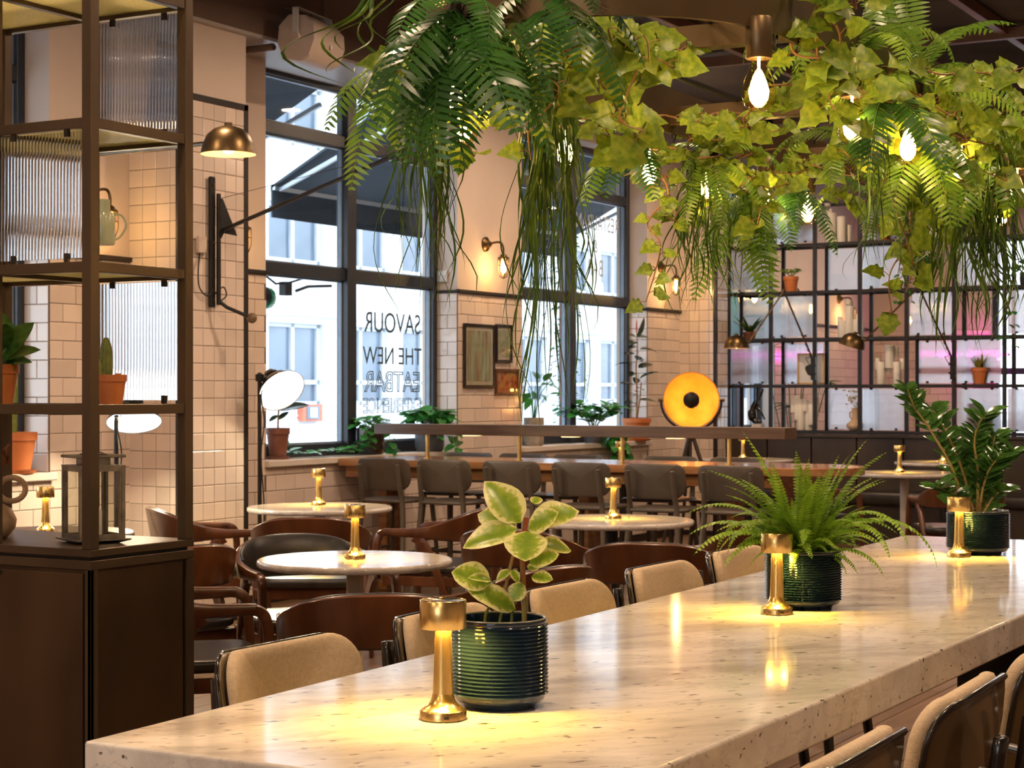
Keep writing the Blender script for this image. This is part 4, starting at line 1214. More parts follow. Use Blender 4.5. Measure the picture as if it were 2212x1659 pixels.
def art(name, cols, scale, stretch):
    m, nt, b_ = new_mat(name); N = nt.nodes; L = nt.links
    tc = N.new('ShaderNodeTexCoord'); mp = N.new('ShaderNodeMapping'); mp.inputs['Scale'].default_value = stretch
    nz = N.new('ShaderNodeTexNoise'); nz.inputs['Scale'].default_value = scale; nz.inputs['Detail'].default_value = 5
    L.new(tc.outputs['Object'], mp.inputs['Vector']); L.new(mp.outputs['Vector'], nz.inputs['Vector'])
    r = N.new('ShaderNodeValToRGB'); el = r.color_ramp.elements
    n = len(cols)
    el[0].position = .3; el[0].color = (*cols[0], 1); el[1].position = .72; el[1].color = (*cols[-1], 1)
    for i in range(1, n-1):
        e = el.new(.3+.42*i/(n-1)); e.color = (*cols[i], 1)
    L.new(nz.outputs['Fac'], r.inputs['Fac']); L.new(r.outputs['Color'], b_.inputs['Base Color']); b_.inputs['Roughness'].default_value = .6
    return m
picture('tall black framed print with green and brown trunks, largest of the three', 11.985, 12.456, 1.417, 1.918, 'ebony', art('print_trunks', [(.16, .09, .05), (.42, .33, .22), (.40, .52, .40), (.60, .62, .52)], 6, (4, 1, .5)))
picture('narrow black framed print with small red and green figures', 12.478, 12.738, 1.620, 1.927, 'ebony', art('print_small', [(.30, .10, .05), (.55, .52, .40), (.30, .40, .30), (.66, .62, .48)], 14, (1, 1, 1)), mat=.022)
picture('small brown wooden framed picture in dark reds', 12.474, 12.846, 1.368, 1.570, 'walnut', art('print_red', [(.05, .03, .02), (.38, .07, .04), (.50, .30, .14), (.10, .07, .06)], 16, (1, 1, 1)), mat=.004)
# small white switch box on the reveal
sw = thing('wall_socket', 'small white switch box on the white window reveal', 'switch', (11.9205, 7.358, 2.235))
MB().box(-.022, 0, -.045, .045, 0, .088).build('box', M['white_paint'], sw, smooth=0, bevel=.004)
for y in (-.03, .03): MB().cyl((-.024, y, .044), (-.022, y, .044), .006, n=10).build('screw', M['steel'], sw)

# ---- loudspeaker under the bulkhead
sp = thing('loudspeaker', 'cream loudspeaker on a bracket under the ceiling bulkhead', 'loudspeaker', (9.15, 6.60, 3.43), math.radians(8))
sec = [(-.10, .0), (.02, -.025), (.085, .0), (.125, .10), (.12, .19), (.06, .255), (-.06, .265), (-.13, .20), (-.14, .09)]
sec = [(a*.95, c) for a, c in sec]
R_ = Matrix.Rotation(PI, 4, 'Z')
for x0_ in (-.205, .193):
    b = MB(); b.sweep([[(x0_+x, -y, z*.96+.006) for y, z in sec] for x in (0, .012)]); b.build('end_cap', M['cream_plastic'], sp, smooth=30)
b = MB(); b.sweep([[(x, -y, z) for y, z in sec] for x in (-.193, .193)]); b.build('cabinet', M['speaker_cloth'] if 'speaker_cloth' in M else M['cream_plastic'], sp, smooth=60)
b = MB(); b.box(-.225, -.217, -.02, .02, .10, .30); b.box(.217, .225, -.02, .02, .10, .30); b.box(-.225, .225, -.02, .02, .295, .303); b.build('bracket', M['white_paint'], sp, smooth=0)
b = MB(); b.cyl((-.232, 0, .12), (-.205, 0, .12), .028, n=16); b.cyl((.205, 0, .12), (.232, 0, .12), .028, n=16); b.build('knob', M['cream_plastic'], sp)
MB().cyl((0, 0, .30), (0, .195, .36), .010, n=8).build('ceiling_arm', M['paint_dark'], sp)
MB().box(.0, .026, -.126, -.1225, .075, .100).build('badge', M['white_paint'], sp, smooth=0)

# ---- dome-shade arm lamps
def dome(par, c, tilt=0.0, dirz=0.0, r=.122, inner='shade_white'):
    """dome opening downwards, tilted about the horizontal axis at angle dirz"""
    m = Matrix.Translation(c) @ Matrix.Rotation(tilt, 4, Vector((math.cos(dirz), math.sin(dirz), 0)))
    out = [(r*1.0, 0), (r*.99, .012), (r*.93, .045), (r*.78, .085), (r*.52, .112), (r*.22, .124), (0.018, .126), (.018, .140), (0, .142)]
    inn = [(r*1.0, 0), (r*.97, .012), (r*.90, .044), (r*.74, .082), (r*.48, .106), (0, .116)]
    b = MB(); b.lathe(out, 36, m=m, cap=False); o = b.build('shade', M['old_brass'], par, smooth=60)
    b = MB(); b.lathe(inn, 36, m=m, cap=False); b.build('shade_lining', M[inner], o, smooth=80)
    b = MB(); b.lathe([(.014, .10), (.016, .075), (.027, .05), (.030, .03), (.022, .008), (0, 0)], 16, m=m); b.build('bulb', M['dome_bulb'], o, smooth=80)
    return o
M['shade_white'] = pm('shade_lining', (.72, .52, .30), (.76, .56, .34), rough=.5)
M['dome_bulb'] = emissive('warm_bulb', (1, .58, .22), 9)
dl = thing('arm_lamp', 'aged brass dome lamp on a long arm from the wall, left of the divider', 'wall lamp', (7.60, YW-.0005, 2.70))
E_ = Vector((6.34, 5.03, 2.435))-Vector(dl.location)
b = MB(); b.lathe([(.05, 0), (.05, .015), (.02, .03)], 20, m=Matrix.Rotation(PI/2, 4, 'X')); b.build('wall_plate', M['old_brass'], dl)
ed = E_+Vector((.07, .105, .075))
MB().cyl((0, -.02, 0), tuple(ed+Vector((.03, .05, 0))), .012, .011, n=10).build('arm', M['old_brass'], dl)
b = MB(); b.lathe([(0, -.03), (.02, -.02), (.022, .0), (.02, .02), (0, .03)], 12, m=Matrix.Translation(ed+Vector((.03, .05, 0)))); b.cyl(tuple(ed+Vector((.03, .05, 0))), tuple(E_+Vector((.03, .05, .07))), .012, n=8); b.build('joint', M['old_brass'], dl)
dome(dl, tuple(E_), .0, 0)
point_light('dome_light', tuple(E_+Vector((0, 0, .012))), 4, (1, .6, .25), .03, dl)

def screen_lamp(label, base, elbow, shade, tilt):
    t = thing('arm_lamp', label, 'wall lamp', base, 0)
    e = Vector(elbow)-Vector(base); s_ = Vector(shade)-Vector(base)
    b = MB(); b.box(-.02, .02, -.022, .022, -.16, .06); b.box(-.03, -.012, -.035, .035, -.03, -.012); b.box(-.03, -.012, -.035, .035, -.11, -.092); b.build('bracket', M['black'], t, smooth=0, bevel=.003)
    b = MB(); b.tube([(0, 0, .02), e*.5+Vector((0, 0, .008)), e], .009, 8)
    for k in range(14): b.lathe([(0, -.012), (.013, 0), (0, .012)], 8, m=Matrix.Translation(e*(k+.5)/14))
    b.build('lower_arm', M['old_brass'], t)
    hd = s_+Vector((-.0, -.13, .06))
    MB().cyl(tuple(e), tuple(hd), .0085, n=8).build('upper_arm', M['old_brass'], t)
    b = MB(); b.lathe([(0, -.022), (.018, -.012), (.018, .012), (0, .022)], 12, m=Matrix.Translation(e)); b.lathe([(0, -.02), (.016, -.01), (.016, .01), (0, .02)], 12, m=Matrix.Translation(hd)); b.cyl(tuple(hd), tuple(s_+Vector((0, -.05, .06))), .010, n=8); b.build('joint', M['old_brass'], t)
    dome(t, tuple(s_), tilt, 0)
    b = MB(); b.tube([(0, -.01, -.04), (-.03, .04, .0), (-.02, .07, .05), (.0, .02, .06)], .004, 6); b.build('cable', M['rubber'], t)
    return t
screen_lamp('dome lamp on a zigzag arm, left one on the metal screen', (16.37, 5.965, 1.66), (16.18, 6.19, 2.345), (15.98, 6.59, 1.80), .0)
screen_lamp('dome lamp on a zigzag arm, right one on the metal screen', (16.37, 4.625, 1.66), (16.12, 4.87, 2.345), (15.88, 5.42, 1.80), .30)

# ---- swivelling boom on the divider
bo = thing('boom_arm', 'black wall rail with a long boom arm on the tiled divider', 'wall lamp', (8.44, 6.836, 0))
MB().box(-.022, .022, -.03, -.004, 1.885, 2.66).build('wall_rail', M['black'], bo, smooth=0, bevel=.006)
b = MB()
for z in (1.93, 2.27, 2.61): b.cyl((0, -.035, z), (0, -.028, z), .009, n=10)
b.build('bolt', M['old_brass'], bo)
MB().cyl((.028, -.045, 1.90), (.028, -.045, 2.56), .014, n=10).build('pivot_tube', M['black'], bo)
b = MB(); b.prism([(0, 0), (.105, -.02), (.02, .20), (0, .20)], -.004, .004, m=Matrix.Translation((.03, -.05, 2.33)) @ Matrix.Rotation(-.9, 4, 'Z') @ Matrix.Rotation(PI/2, 4, 'X')); b.build('gusset', M['black'], bo, smooth=0)
tip = Vector((-.42, -1.66, 2.66))
b = MB(); b.tube([(.03, -.05, 2.30), (.035, -.075, 2.345), Vector((.035, -.075, 2.345))*.8+tip*.2, tip], .0125, 8); b.build('boom', M['black'], bo)
MB().cyl((.03, -.05, 2.53), tuple(tip), .0018, n=5).build('stay_wire', M['steel_dark'], bo)
b = MB(); b.tube([(.03, -.05, 1.92), (.05, -.09, 1.885), (.16, -.16, 1.835)], .011, 8); b.build('handle_rod', M['black'], bo)
M['ball_wood'] = pm('wooden_ball', (.14, .085, .04), (.20, .12, .06), rough=.4)
b = MB(); b.lathe([(.0, -.032)]+[(.032*math.cos(a), .032*math.sin(a)) for a in [-1.2, -.8, -.4, 0, .4, .8, 1.2]]+[(0, .032)], 16, m=Matrix.Translation((.178, -.175, 1.825))); b.build('handle_ball', M['ball_wood'], bo, smooth=80)
b = MB(); b.lathe([(0, .06), (.02, .05), (.022, 0), (.035, -.03), (.03, -.07), (0, -.085)], 14, m=Matrix.Translation(tip)); b.build('lamp_holder', M['black'], bo)
b = MB(); b.tube(crom([(-.10, -.008, 2.205), (-.13, -.02, 2.10), (-.12, -.02, 2.0), (-.05, -.02, 1.95), (.0, -.03, 1.99)], 5), .0045, 6); b.tube(crom([(.02, -.03, 1.97), (.09, -.03, 2.01), (.12, -.03, 1.96), (.05, -.03, 1.92)], 5), .0045, 6); b.build('cable', M['rubber'], bo)
MB().box(-.135, -.06, -.03, -.004, 2.20, 2.30).build('junction_box', M['cream_plastic'], bo, smooth=0, bevel=.004)

# ---- dish lamps on slim poles
def dish_lamp(label, loc, head, nrm, pole_h, spot):
    t = thing('pole_lamp', label, 'floor lamp', loc)
    h = Vector(head)-Vector(loc); n = Vector(nrm).normalized()
    MB().cyl((0, 0, .0), (0, 0, pole_h), .013, n=10).build('pole', M['black'], t)
    b = MB(); b.lathe([(.11, 0), (.11, .014), (.02, .022)], 28); b.build('foot', M['black'], t)
    m = Matrix.Translation(h) @ n.to_track_quat('Z', 'Y').to_matrix().to_4x4()
    b = MB(); b.lathe([(.152, 0), (.150, -.010), (.128, -.048), (.078, -.075), (.050, -.085), (.048, -.16), (.040, -.175), (0, -.178)], 40, m=m, cap=False)
    sh = b.build('shade', M['black_gloss'], t, smooth=50)
    for z in (-.10, -.12, -.14):
        b = MB(); b.tube([m @ Vector((.051*math.cos(a), .051*math.sin(a), z)) for a in [2*PI*k/24 for k in range(24)]], .004, 6, closed=True); b.build('cooling_ring', M['black'], sh)
    b = MB(); b.lathe([(.150, -.001), (.125, -.042), (.076, -.068), (0, -.074)], 40, m=m, cap=False); b.build('reflector', M['white_paint'], sh, smooth=80)
    b = MB(); b.lathe([(.146, -.004), (.0, -.004)], 40, m=m, cap=False); b.build('diffuser', M['dish_emit'], sh, smooth=80)
    k = m @ Vector((0, 0, -.13))
    b = MB(); b.cyl((0, 0, pole_h-.03), tuple(k), .014, n=8); b.lathe([(0, -.03), (.026, -.02), (.026, .02), (0, .03)], 12, m=Matrix.Translation((0, 0, pole_h-.03))); b.build('swivel', M['black'], t)
    b = MB(); b.tube(crom([tuple(k), (-.02, -.03, pole_h-.12), (.02, -.02, pole_h-.3), (-.012, -.02, pole_h-.5), (.018, -.02, pole_h*.45), (.0, -.02, .3), (.05, -.03, .02)], 5), .0045, 6); b.build('cable', M['rubber'], t)
    d = bpy.data.lights.new('dish_light', 'AREA'); d.shape = 'DISK'; d.size = .28; d.energy = spot; d.color = (1, .83, .55)
    o = bpy.data.objects.new('dish_light', d); COL.objects.link(o); o.parent = t
    o.matrix_local = Matrix.Translation(h+n*.006) @ (-n).to_track_quat('Z', 'Y').to_matrix().to_4x4()
    return t
M['black_gloss'] = pm('black_enamel', (.012, .011, .010), (.018, .016, .014), rough=.16, coat=.4)
M['dish_emit'] = emissive('dish_diffuser', (1, .97, .90), 1.6)
dish_lamp('black dish lamp glowing white on a pole right of the tiled divider', (8.745, 6.70, 0), (8.86, 6.62, 1.39), (-.295, -.739, -.60), 1.50, 9)
dish_lamp('black dish lamp glowing white seen through the shelving, over the corner', (7.50, 6.72, 0), (7.62, 6.70, 1.215), (-.30, -.30, -.90), 1.34, 13)
# ---- green enamel jug hung from the hidden wall lamp
M['enamel'] = pm('sage_enamel', (.34, .36, .20), (.40, .42, .25), rough=.22, coat=.5)
jg = thing('enamel_jug', 'sage green enamel jug hung on the wall, cut by the near shelf post', 'jug', (7.512, 6.828, 2.19))
b = MB(); b.lathe([(0, 0), (.062, 0), (.066, .01), (.066, .15), (.060, .172), (.040, .185), (.040, .245), (.034, .248), (.034, .19)], 28, cap=False); b.build('body', M['enamel'], jg, smooth=40)
b = MB(); b.tube(crom([(.05, -.03, .17), (.09, -.055, .165), (.11, -.07, .11), (.085, -.05, .05), (.055, -.034, .03)], 5), .006, 8); b.build('handle', M['enamel'], jg)
MB().cyl((0, YW-6.829, .20), (0, .03, .20), .008, n=8).build('wall_hook', M['black'], jg)

# ---- amber tripod floor lamp
M['gold_leaf'] = pm('gold_leaf_inside', (.80, .27, .02), (.92, .46, .09), scale=5, rough=.45, metal=.25, lo=.3, hi=.7)
M['tripod_wood'] = pm('dark_tripod', (.028, .017, .012), (.045, .028, .018), rough=.4)
tl = thing('tripod_lamp', 'round amber glowing dish lamp on a dark tripod in the corner', 'floor lamp', (14.34, 6.34, 0))
n = Vector((-.87, -.47, .0)).normalized()
m = Matrix.Translation((-.05, -.03, 1.315)) @ n.to_track_quat('Z', 'Y').to_matrix().to_4x4()
b = MB(); b.lathe([(.242, 0), (.240, -.012), (.20, -.10), (.12, -.15), (.05, -.165), (0, -.166)], 48, m=m, cap=False); sh = b.build('dish', M['tripod_wood'], tl, smooth=60)
b = MB(); b.lathe([(.240, -.002), (.197, -.092), (.118, -.140), (.05, -.155), (0, -.156)], 48, m=m, cap=False); b.build('gold_lining', M['gold_leaf'], sh, smooth=80)
b = MB(); b.lathe([(.236, -.004), (.242, -.004), (.244, .006), (.236, .006)], 48, m=m, cap=False); b.build('rim', M['gold_leaf'], sh, smooth=60)
b = MB(); b.lathe([(0, .004), (.066, .004), (.072, -.004), (.066, -.02), (0, -.025)], 32, m=m, cap=False); b.build('centre_cap', M['dark_cap'] if 'dark_cap' in M else M['black'], sh, smooth=60)
b = MB(); b.cyl(m @ Vector((0, 0, -.02)), m @ Vector((0, 0, -.15)), .012, n=8); b.build('cap_stem', M['black'], sh)
b = MB(); b.tube([m @ Vector((.262*math.cos(a), .262*math.sin(a), -.02)) for a in [math.radians(q) for q in range(-180, 1, 12)]], .012, 6); yk = b.build('yoke', M['tripod_wood'], tl)
side = m.to_3x3() @ Vector((1, 0, 0))
for s_ in (-1, 1):
    b = MB(); b.cyl(m @ Vector((s_*.235, 0, -.02)), m @ Vector((s_*.285, 0, -.02)), .014, n=10); b.build('pivot_knob', M['old_brass'], tl)
b = MB(); b.lathe([(.035, .96), (.04, .98), (.04, 1.02), (.02, 1.06)], 16); b.build('hub', M['tripod_wood'], tl)
MB().cyl((0, 0, .75), (0, 0, 1.06), .012, n=8).build('centre_post', M['tripod_wood'], tl)
for k in range(3):
    a = 2*PI*k/3+TH+.15
    MB().cyl((.02*math.cos(a), .02*math.sin(a), 1.0), (.36*math.cos(a), .36*math.sin(a), 0), .018, .013, n=8).build('leg', M['tripod_wood'], tl)
for k in range(6):
    a = 2*PI*k/6
    point_light('dish_bulb', tuple(m @ Vector((.10*math.cos(a), .10*math.sin(a), -.045))), .30, (1, .50, .12), .015, tl)
# ================================================================ PLANTS
def leaf_mesh(name, mat, L=1.0, W=.42, fold=.18, curl=.25, nu=8, nv=4, p=.85, q=.85, wave=0.0, tipcurl=0.0):
    """leaf along +x from 0..L, face +z"""
    b = MB()
    def wd(u): return W*max(0.0, math.sin(PI*min(1, u)**p))**q
    def fn(u, v):
        s = 2*v-1; w_ = wd(u)*.5
        z = fold*abs(s)*w_*1.2-curl*L*u*u+wave*math.sin(u*9+s*3)*w_-tipcurl*max(0, u-.7)**2
        return Vector((u*L, s*w_, z))
    b.grid(fn, nu, nv, lambda u, v: max(.02, min(1.0, max(abs(2*v-1), (u-.86)*6, (.06-u)*2))))
    me = b.mesh(name, mat, smooth=180)
    return me

def leaf_mtx(base, tip, nrm, L=1.0, wscale=1.0, roll=0.0):
    base = Vector(base); d = Vector(tip)-base; l = d.length; d.normalize()
    nrm = Vector(nrm); s = nrm.cross(d)
    if s.length < 1e-3: s = Vector((0, 1, 0)).cross(d)
    s.normalize(); n = d.cross(s)
    R = Matrix((d, s, n)).transposed() @ Matrix.Rotation(roll, 3, 'X')
    M4 = R.to_4x4() @ Matrix.Diagonal((l/L, l/L*wscale, l/L, 1))
    M4.translation = base
    return M4

def variegated(name, mid, mid2, margin):
    m, nt, b = new_mat(name); N = nt.nodes; Lk = nt.links
    at = N.new('ShaderNodeAttribute'); at.attribute_name = 'edge'
    tc = N.new('ShaderNodeTexCoord'); nz = N.new('ShaderNodeTexNoise'); nz.inputs['Scale'].default_value = 9; nz.inputs['Detail'].default_value = 5
    Lk.new(tc.outputs['Object'], nz.inputs['Vector'])
    a1 = N.new('ShaderNodeMath'); a1.operation = 'MULTIPLY_ADD'; a1.inputs[1].default_value = 1.1; Lk.new(nz.outputs['Fac'], a1.inputs[0]); a1.inputs[2].default_value = -.55
    a2 = N.new('ShaderNodeMath'); a2.operation = 'ADD'; Lk.new(a1.outputs[0], a2.inputs[0]); Lk.new(at.outputs['Fac'], a2.inputs[1])
    r = N.new('ShaderNodeValToRGB'); e = r.color_ramp.elements
    e[0].position = .18; e[0].color = (*mid, 1); e[1].position = .78; e[1].color = (*margin, 1)
    k = e.new(.62); k.color = (*mid2, 1)
    Lk.new(a2.outputs[0], r.inputs['Fac']); Lk.new(r.outputs['Color'], b.inputs['Base Color'])
    b.inputs['Roughness'].default_value = .28
    tr = N.new('ShaderNodeBsdfTranslucent'); mx = N.new('ShaderNodeMixShader'); mx.inputs['Fac'].default_value = .28
    Lk.new(r.outputs['Color'], tr.inputs['Color']); Lk.new(b.outputs['BSDF'], mx.inputs[1]); Lk.new(tr.outputs['BSDF'], mx.inputs[2])
    Lk.new(mx.outputs['Shader'], N['Material Output'].inputs['Surface'])
    return m
M['pep_leaf'] = variegated('variegated_leaf', (.24, .38, .03), (.44, .54, .06), (.90, .86, .36))
M['red_stem'] = pm('red_green_stem', (.30, .07, .02), (.30, .24, .05), scale=14, rough=.4, lo=.42, hi=.62)
M['green_stem'] = pm('green_stem', (.20, .26, .05), (.28, .34, .08), scale=14, rough=.4)
M['fern'] = pm('fern_green', (.20, .39, .022), (.35, .55, .045), scale=9, rough=.42, trans=.35, rand=.2)
M['zz'] = pm('glossy_leaf', (.035, .11, .018), (.08, .20, .035), scale=7, rough=.18, trans=.15, rand=.2, coat=.3)
M['zz_stem'] = pm('tan_stem', (.34, .24, .06), (.42, .32, .10), scale=10, rough=.4)
M['pothos'] = pm('pothos_leaf', (.025, .17, .035), (.07, .33, .07), scale=7, rough=.25, trans=.22, rand=.3)
M['rubber_leaf'] = pm('rubber_leaf', (.022, .040, .028), (.045, .07, .05), scale=5, rough=.2, rand=.25, coat=.3)
M['glaze'] = pm('teal_glaze', (.008, .017, .034), (.014, .030, .052), scale=5, rough=.10, coat=.6, lo=.3, hi=.7)
M['glaze_dark'] = pm('dark_green_glaze', (.003, .010, .017), (.007, .019, .026), scale=5, rough=.08, coat=.7)
M['glaze_rim'] = pm('glaze_rim', (.20, .20, .13), (.28, .26, .17), scale=8, rough=.2)

def ribbed_pot(label, name, cat, loc, r, h, mat):
    t = thing(name, label, cat, loc, TH-PI/2)
    prof = [(0, 0), (r*.74, 0), (r*.76, .006), (r*.84, .014), (r*.92, h*.08), (r*.97, h*.13)]
    nr = 19
    for k in range(nr*4+1):
        z = h*(.14+.80*k/(nr*4)); prof.append((r*(1.0-.022*math.cos(2*PI*k/4)), z))
    prof += [(r*.995, h*.955), (r*.99, h*.985), (r*.97, h)]
    b = MB(); b.lathe(prof, 64, cap=False); pt = b.build('pot', M[mat], t, smooth=80)
    b = MB(); b.lathe([(r*.985, h*.99), (r*.97, h*1.003), (r*.93, h*1.0), (r*.925, h*.985)], 64, cap=False); b.build('rim', M['glaze_rim'], pt, smooth=80)
    b = MB(); b.lathe([(r*.925, h*.985), (r*.90, h*.8), (r*.90, h*.6)], 48, cap=False); b.build('inner_wall', M[mat], pt, smooth=80)
    b = MB(); b.lathe([(0, h*.80), (r*.905, h*.79)], 32, cap=False); b.build('soil', M['soil'], t)
    return t
pep = ribbed_pot('teal ribbed glazed pot with a variegated leafed plant beside the nearest lamp', 'potted_peperomia', 'potted plant', (2.867, 1.648, ZT+.0005), .0875, .163, 'glaze')
PL = [leaf_mesh('leaf', M['pep_leaf'], W=.50, fold=.25, curl=.12, p=.8, q=.75, wave=.06), leaf_mesh('leaf', M['pep_leaf'], W=.56, fold=.12, curl=.25, p=.85, q=.7, wave=.08), leaf_mesh('leaf', M['pep_leaf'], W=.66, fold=.10, curl=.15, p=.9, q=.65, wave=.05)]
pl = [(0.0394, 0.3343, -0.019, 0.4056), (0.058, 0.3371, 0.1322, 0.3656), (0.0323, 0.3343, -0.0339, 0.3537), (0.0323, 0.3257, -0.0576, 0.3015), (0.048, 0.3214, 0.0466, 0.2835), (0.0523, 0.3228, 0.0951, 0.3565), (0.0751, 0.2943, 0.1299, 0.2863), (0.0537, 0.2601, 0.0979, 0.2829), (0.058, 0.2373, 0.0916, 0.2373), (0.018, 0.2487, -0.0034, 0.2344), (0.0209, 0.2487, 0.0352, 0.2316), (-0.0162, 0.2258, -0.0775, 0.2487), (-0.0162, 0.2316, -0.0504, 0.2401), (0.0295, 0.1773, -0.0404, 0.223), (0.0237, 0.1916, 0.038, 0.223), (0.018, 0.1716, -0.0034, 0.2002), (0.0523, 0.2487, 0.0694, 0.2558), (0.0637, 0.3685, 0.0708, 0.3828), (0.0951, 0.3442, 0.1122, 0.3343), (0.0266, 0.3343, 0.0123, 0.3485)]
dep = [.02, .0, .03, -.02, -.065, -.03, .04, -.01, -.02, -.015, -.01, -.01, -.03, -.03, .0, -.01, .02, .03, .03, .01]
wsc = [1.2, 1.1, 1.05, 1.0, 1.5, 1.1, 1.05, 1.2, 1.0, 1.1, 1.1, 1.2, .9, .85, 1.25, 1.1, 1.2, 1, .9, 1]
for i, (xa, za, xb, zb) in enumerate(pl):
    nr = (0.15*(xb-xa > 0)-.1, -.75, .75)
    if i == 4: nr = (0, -.4, 1)
    inst('leaf', PL[i % 3] if i != 4 else PL[2], pep, mtx=leaf_mtx((xa, dep[i]*.3, za), (xa+(xb-xa)*1.12, dep[i]*1.15, za+(zb-za)*1.12), nr, wscale=wsc[i]*1.15))
for pts, r in (([(0.0451, .13), (0.0451, 0.1631), (0.0437, 0.2201), (0.0409, 0.2772), (0.0437, 0.3086), (0.0494, 0.3428)], .0048), ([(0.0123, 0.20), (0.0123, 0.223), (0.0209, 0.2601), (0.028, 0.2858), (0.0409, 0.3114)], .0032),
               ([(-0.0262, .13), (-0.0262, 0.1631), (-0.019, 0.1802), (-0.0105, 0.1945), (-0.0105, 0.2258)], .0028), ([(-0.0048, .13), (0.0066, 0.1859), (0.0095, 0.2201)], .003), ([(0.0209, .13), (0.0237, 0.1773), (.03, .19)], .003)):
    b = MB(); b.tube(crom([(x, 0.004*k, z) for k, (x, z) in enumerate(pts)], 4), r, 8); b.build('stem', M['red_stem'] if r > .003 else M['green_stem'], pep)

def frond_mesh(name, mat, L=.28, n=24, pl=.024, pw=.008, e0=.9, bend=1.6, stemr=.0012, taper=1.0, swing=0.0, sag=.25, jag=False, twist=0.0):
    """fern frond in local x-z, arching from angle e0 over bend"""
    b = MB(); pts = []; p = Vector((0, 0, 0)); N_ = n+3
    for i in range(N_+1):
        t = i/N_
        a = e0-bend*t**1.3
        pts.append((p.copy(), Vector((math.cos(a)*math.cos(swing*t), math.cos(a)*math.sin(swing*t), math.sin(a)))))
        p = p+pts[-1][1]*L/N_
    b.tube([q[0] for q in pts], [stemr*(1-.75*i/N_) for i in range(N_+1)], 4)
    for i in range(2, N_):
        t = i/N_
        c, d = pts[i]
        sz = pl*(math.sin(PI*min(1, (t*.92+.08))**.75)**.6)*taper*random.uniform(.92, 1.08)
        if t > .93: sz *= .7
        sd = d.cross(Vector((0, 0, 1)))
        if sd.length < .05: sd = Vector((0, -1, 0))
        sd.normalize(); up = sd.cross(d).normalized()
        for s in (-1, 1):
            tw = twist+random.uniform(-.25, .25)
            pd = (sd*s*.90+d*.42-up*sag*(.6+random.random()*.6)).normalized()
            wv = (d-pd*d.dot(pd)).normalized()
            wv = (wv*math.cos(tw)+pd.cross(wv)*math.sin(tw)*s)
            w_ = pw*(.5+.5*sz/pl)
            q0 = c; q1 = c+pd*sz*.3; q2 = c+pd*sz*.68-up*sz*.05; q3 = c+pd*sz-up*sz*.14
            b.add([q0-wv*w_*.22, q0+wv*w_*.22, q1-wv*w_*.5, q1+wv*w_*.5, q2-wv*w_*.40, q2+wv*w_*.40, q3], [(0, 1, 3, 2), (2, 3, 5, 4), (4, 5, 6)])
    return b.mesh(name, mat, smooth=180)

# ---- Boston fern on the long table
fe = ribbed_pot('dark green ribbed pot with a bushy fern on the long table', 'potted_fern', 'potted plant', (4.582, 1.698, ZT+.0005), .101, .155, 'glaze_dark')
FM = [frond_mesh('frond', M['fern'], L=l, n=int(l*92), pl=.026, pw=.0098, e0=e, bend=bd, swing=sw_) for l, e, bd, sw_ in ((.34, 1.3, 1.1, .2), (.33, 1.15, 1.9, -.2), (.28, .9, 1.7, .3), (.36, 1.1, 2.5, -.3), (.33, 1.45, .6, .1), (.26, .7, 2.0, 0))]
spec = []
for k in range(84): spec.append((k*2.399, random.choice((0, 0, 1, 1, 2, 2, 3, 4, 5)), random.uniform(.55, 1.02)))
spec += [(PI, 4, 1.15), (2.9, 0, 1.1), (.15, 0, 1.1), (-.3, 4, 1.1), (1.2, 4, 1.0), (PI+.3, 2, 1.25), (PI-.1, 1, 1.1), (PI*.9, 2, 1.2), (.0, 3, 1.22), (-.5, 3, 1.1), (PI+.7, 3, .95), (PI+.4, 5, 1.05)]
for a, k, s in spec:
    o = inst('frond', FM[k], fe, loc=(.035*math.cos(a)*random.random(), .035*math.sin(a)*random.random(), .125), rot=(random.uniform(-.15, .15), random.uniform(-.12, .12), a+random.uniform(-.2, .2)), scale=s)
# ---- glossy ZZ plant at the far end
zz = ribbed_pot('dark ribbed pot with an upright glossy leafed plant at the table end', 'potted_zz_plant', 'potted plant', (6.416, 1.723, ZT+.0005), .109, .155, 'glaze_dark')
ZL = [leaf_mesh('leaf', M['zz'], W=.40, fold=.22, curl=.12, p=.8), leaf_mesh('leaf', M['zz'], W=.46, fold=.16, curl=.2, p=.85)]
zst = [[(-0.0445, 0.13), (-0.0857, 0.2902), (-0.1682, 0.4386), (-0.2259, 0.521), (-0.2506, 0.587)], [(-0.0115, 0.13), (-0.0445, 0.2737), (-0.0857, 0.3891), (-0.1352, 0.488), (-0.1517, 0.5128)], [(-0.0033, 0.13), (-0.0033, 0.2902), (-0.0198, 0.3891), (-0.0115, 0.4551), (0.0132, 0.4963)], [(0.0049, 0.13), (0.0297, 0.2572), (0.0791, 0.3232), (0.1286, 0.3644)], [(-0.0198, 0.13), (-0.028, 0.2242), (-0.0445, 0.3067), (-0.0363, 0.3726)], [(-0.028, 0.13), (-0.0692, 0.1913), (-0.1187, 0.2242), (-0.1599, 0.2407)], [(0.0132, 0.13), (0.0544, 0.1995), (0.0874, 0.2242)], [(0.02, .13), (.045, .26), (.06, .36), (.075, .42)], [(0, .13), (.015, .24), (.03, .30), (.06, .345)]]
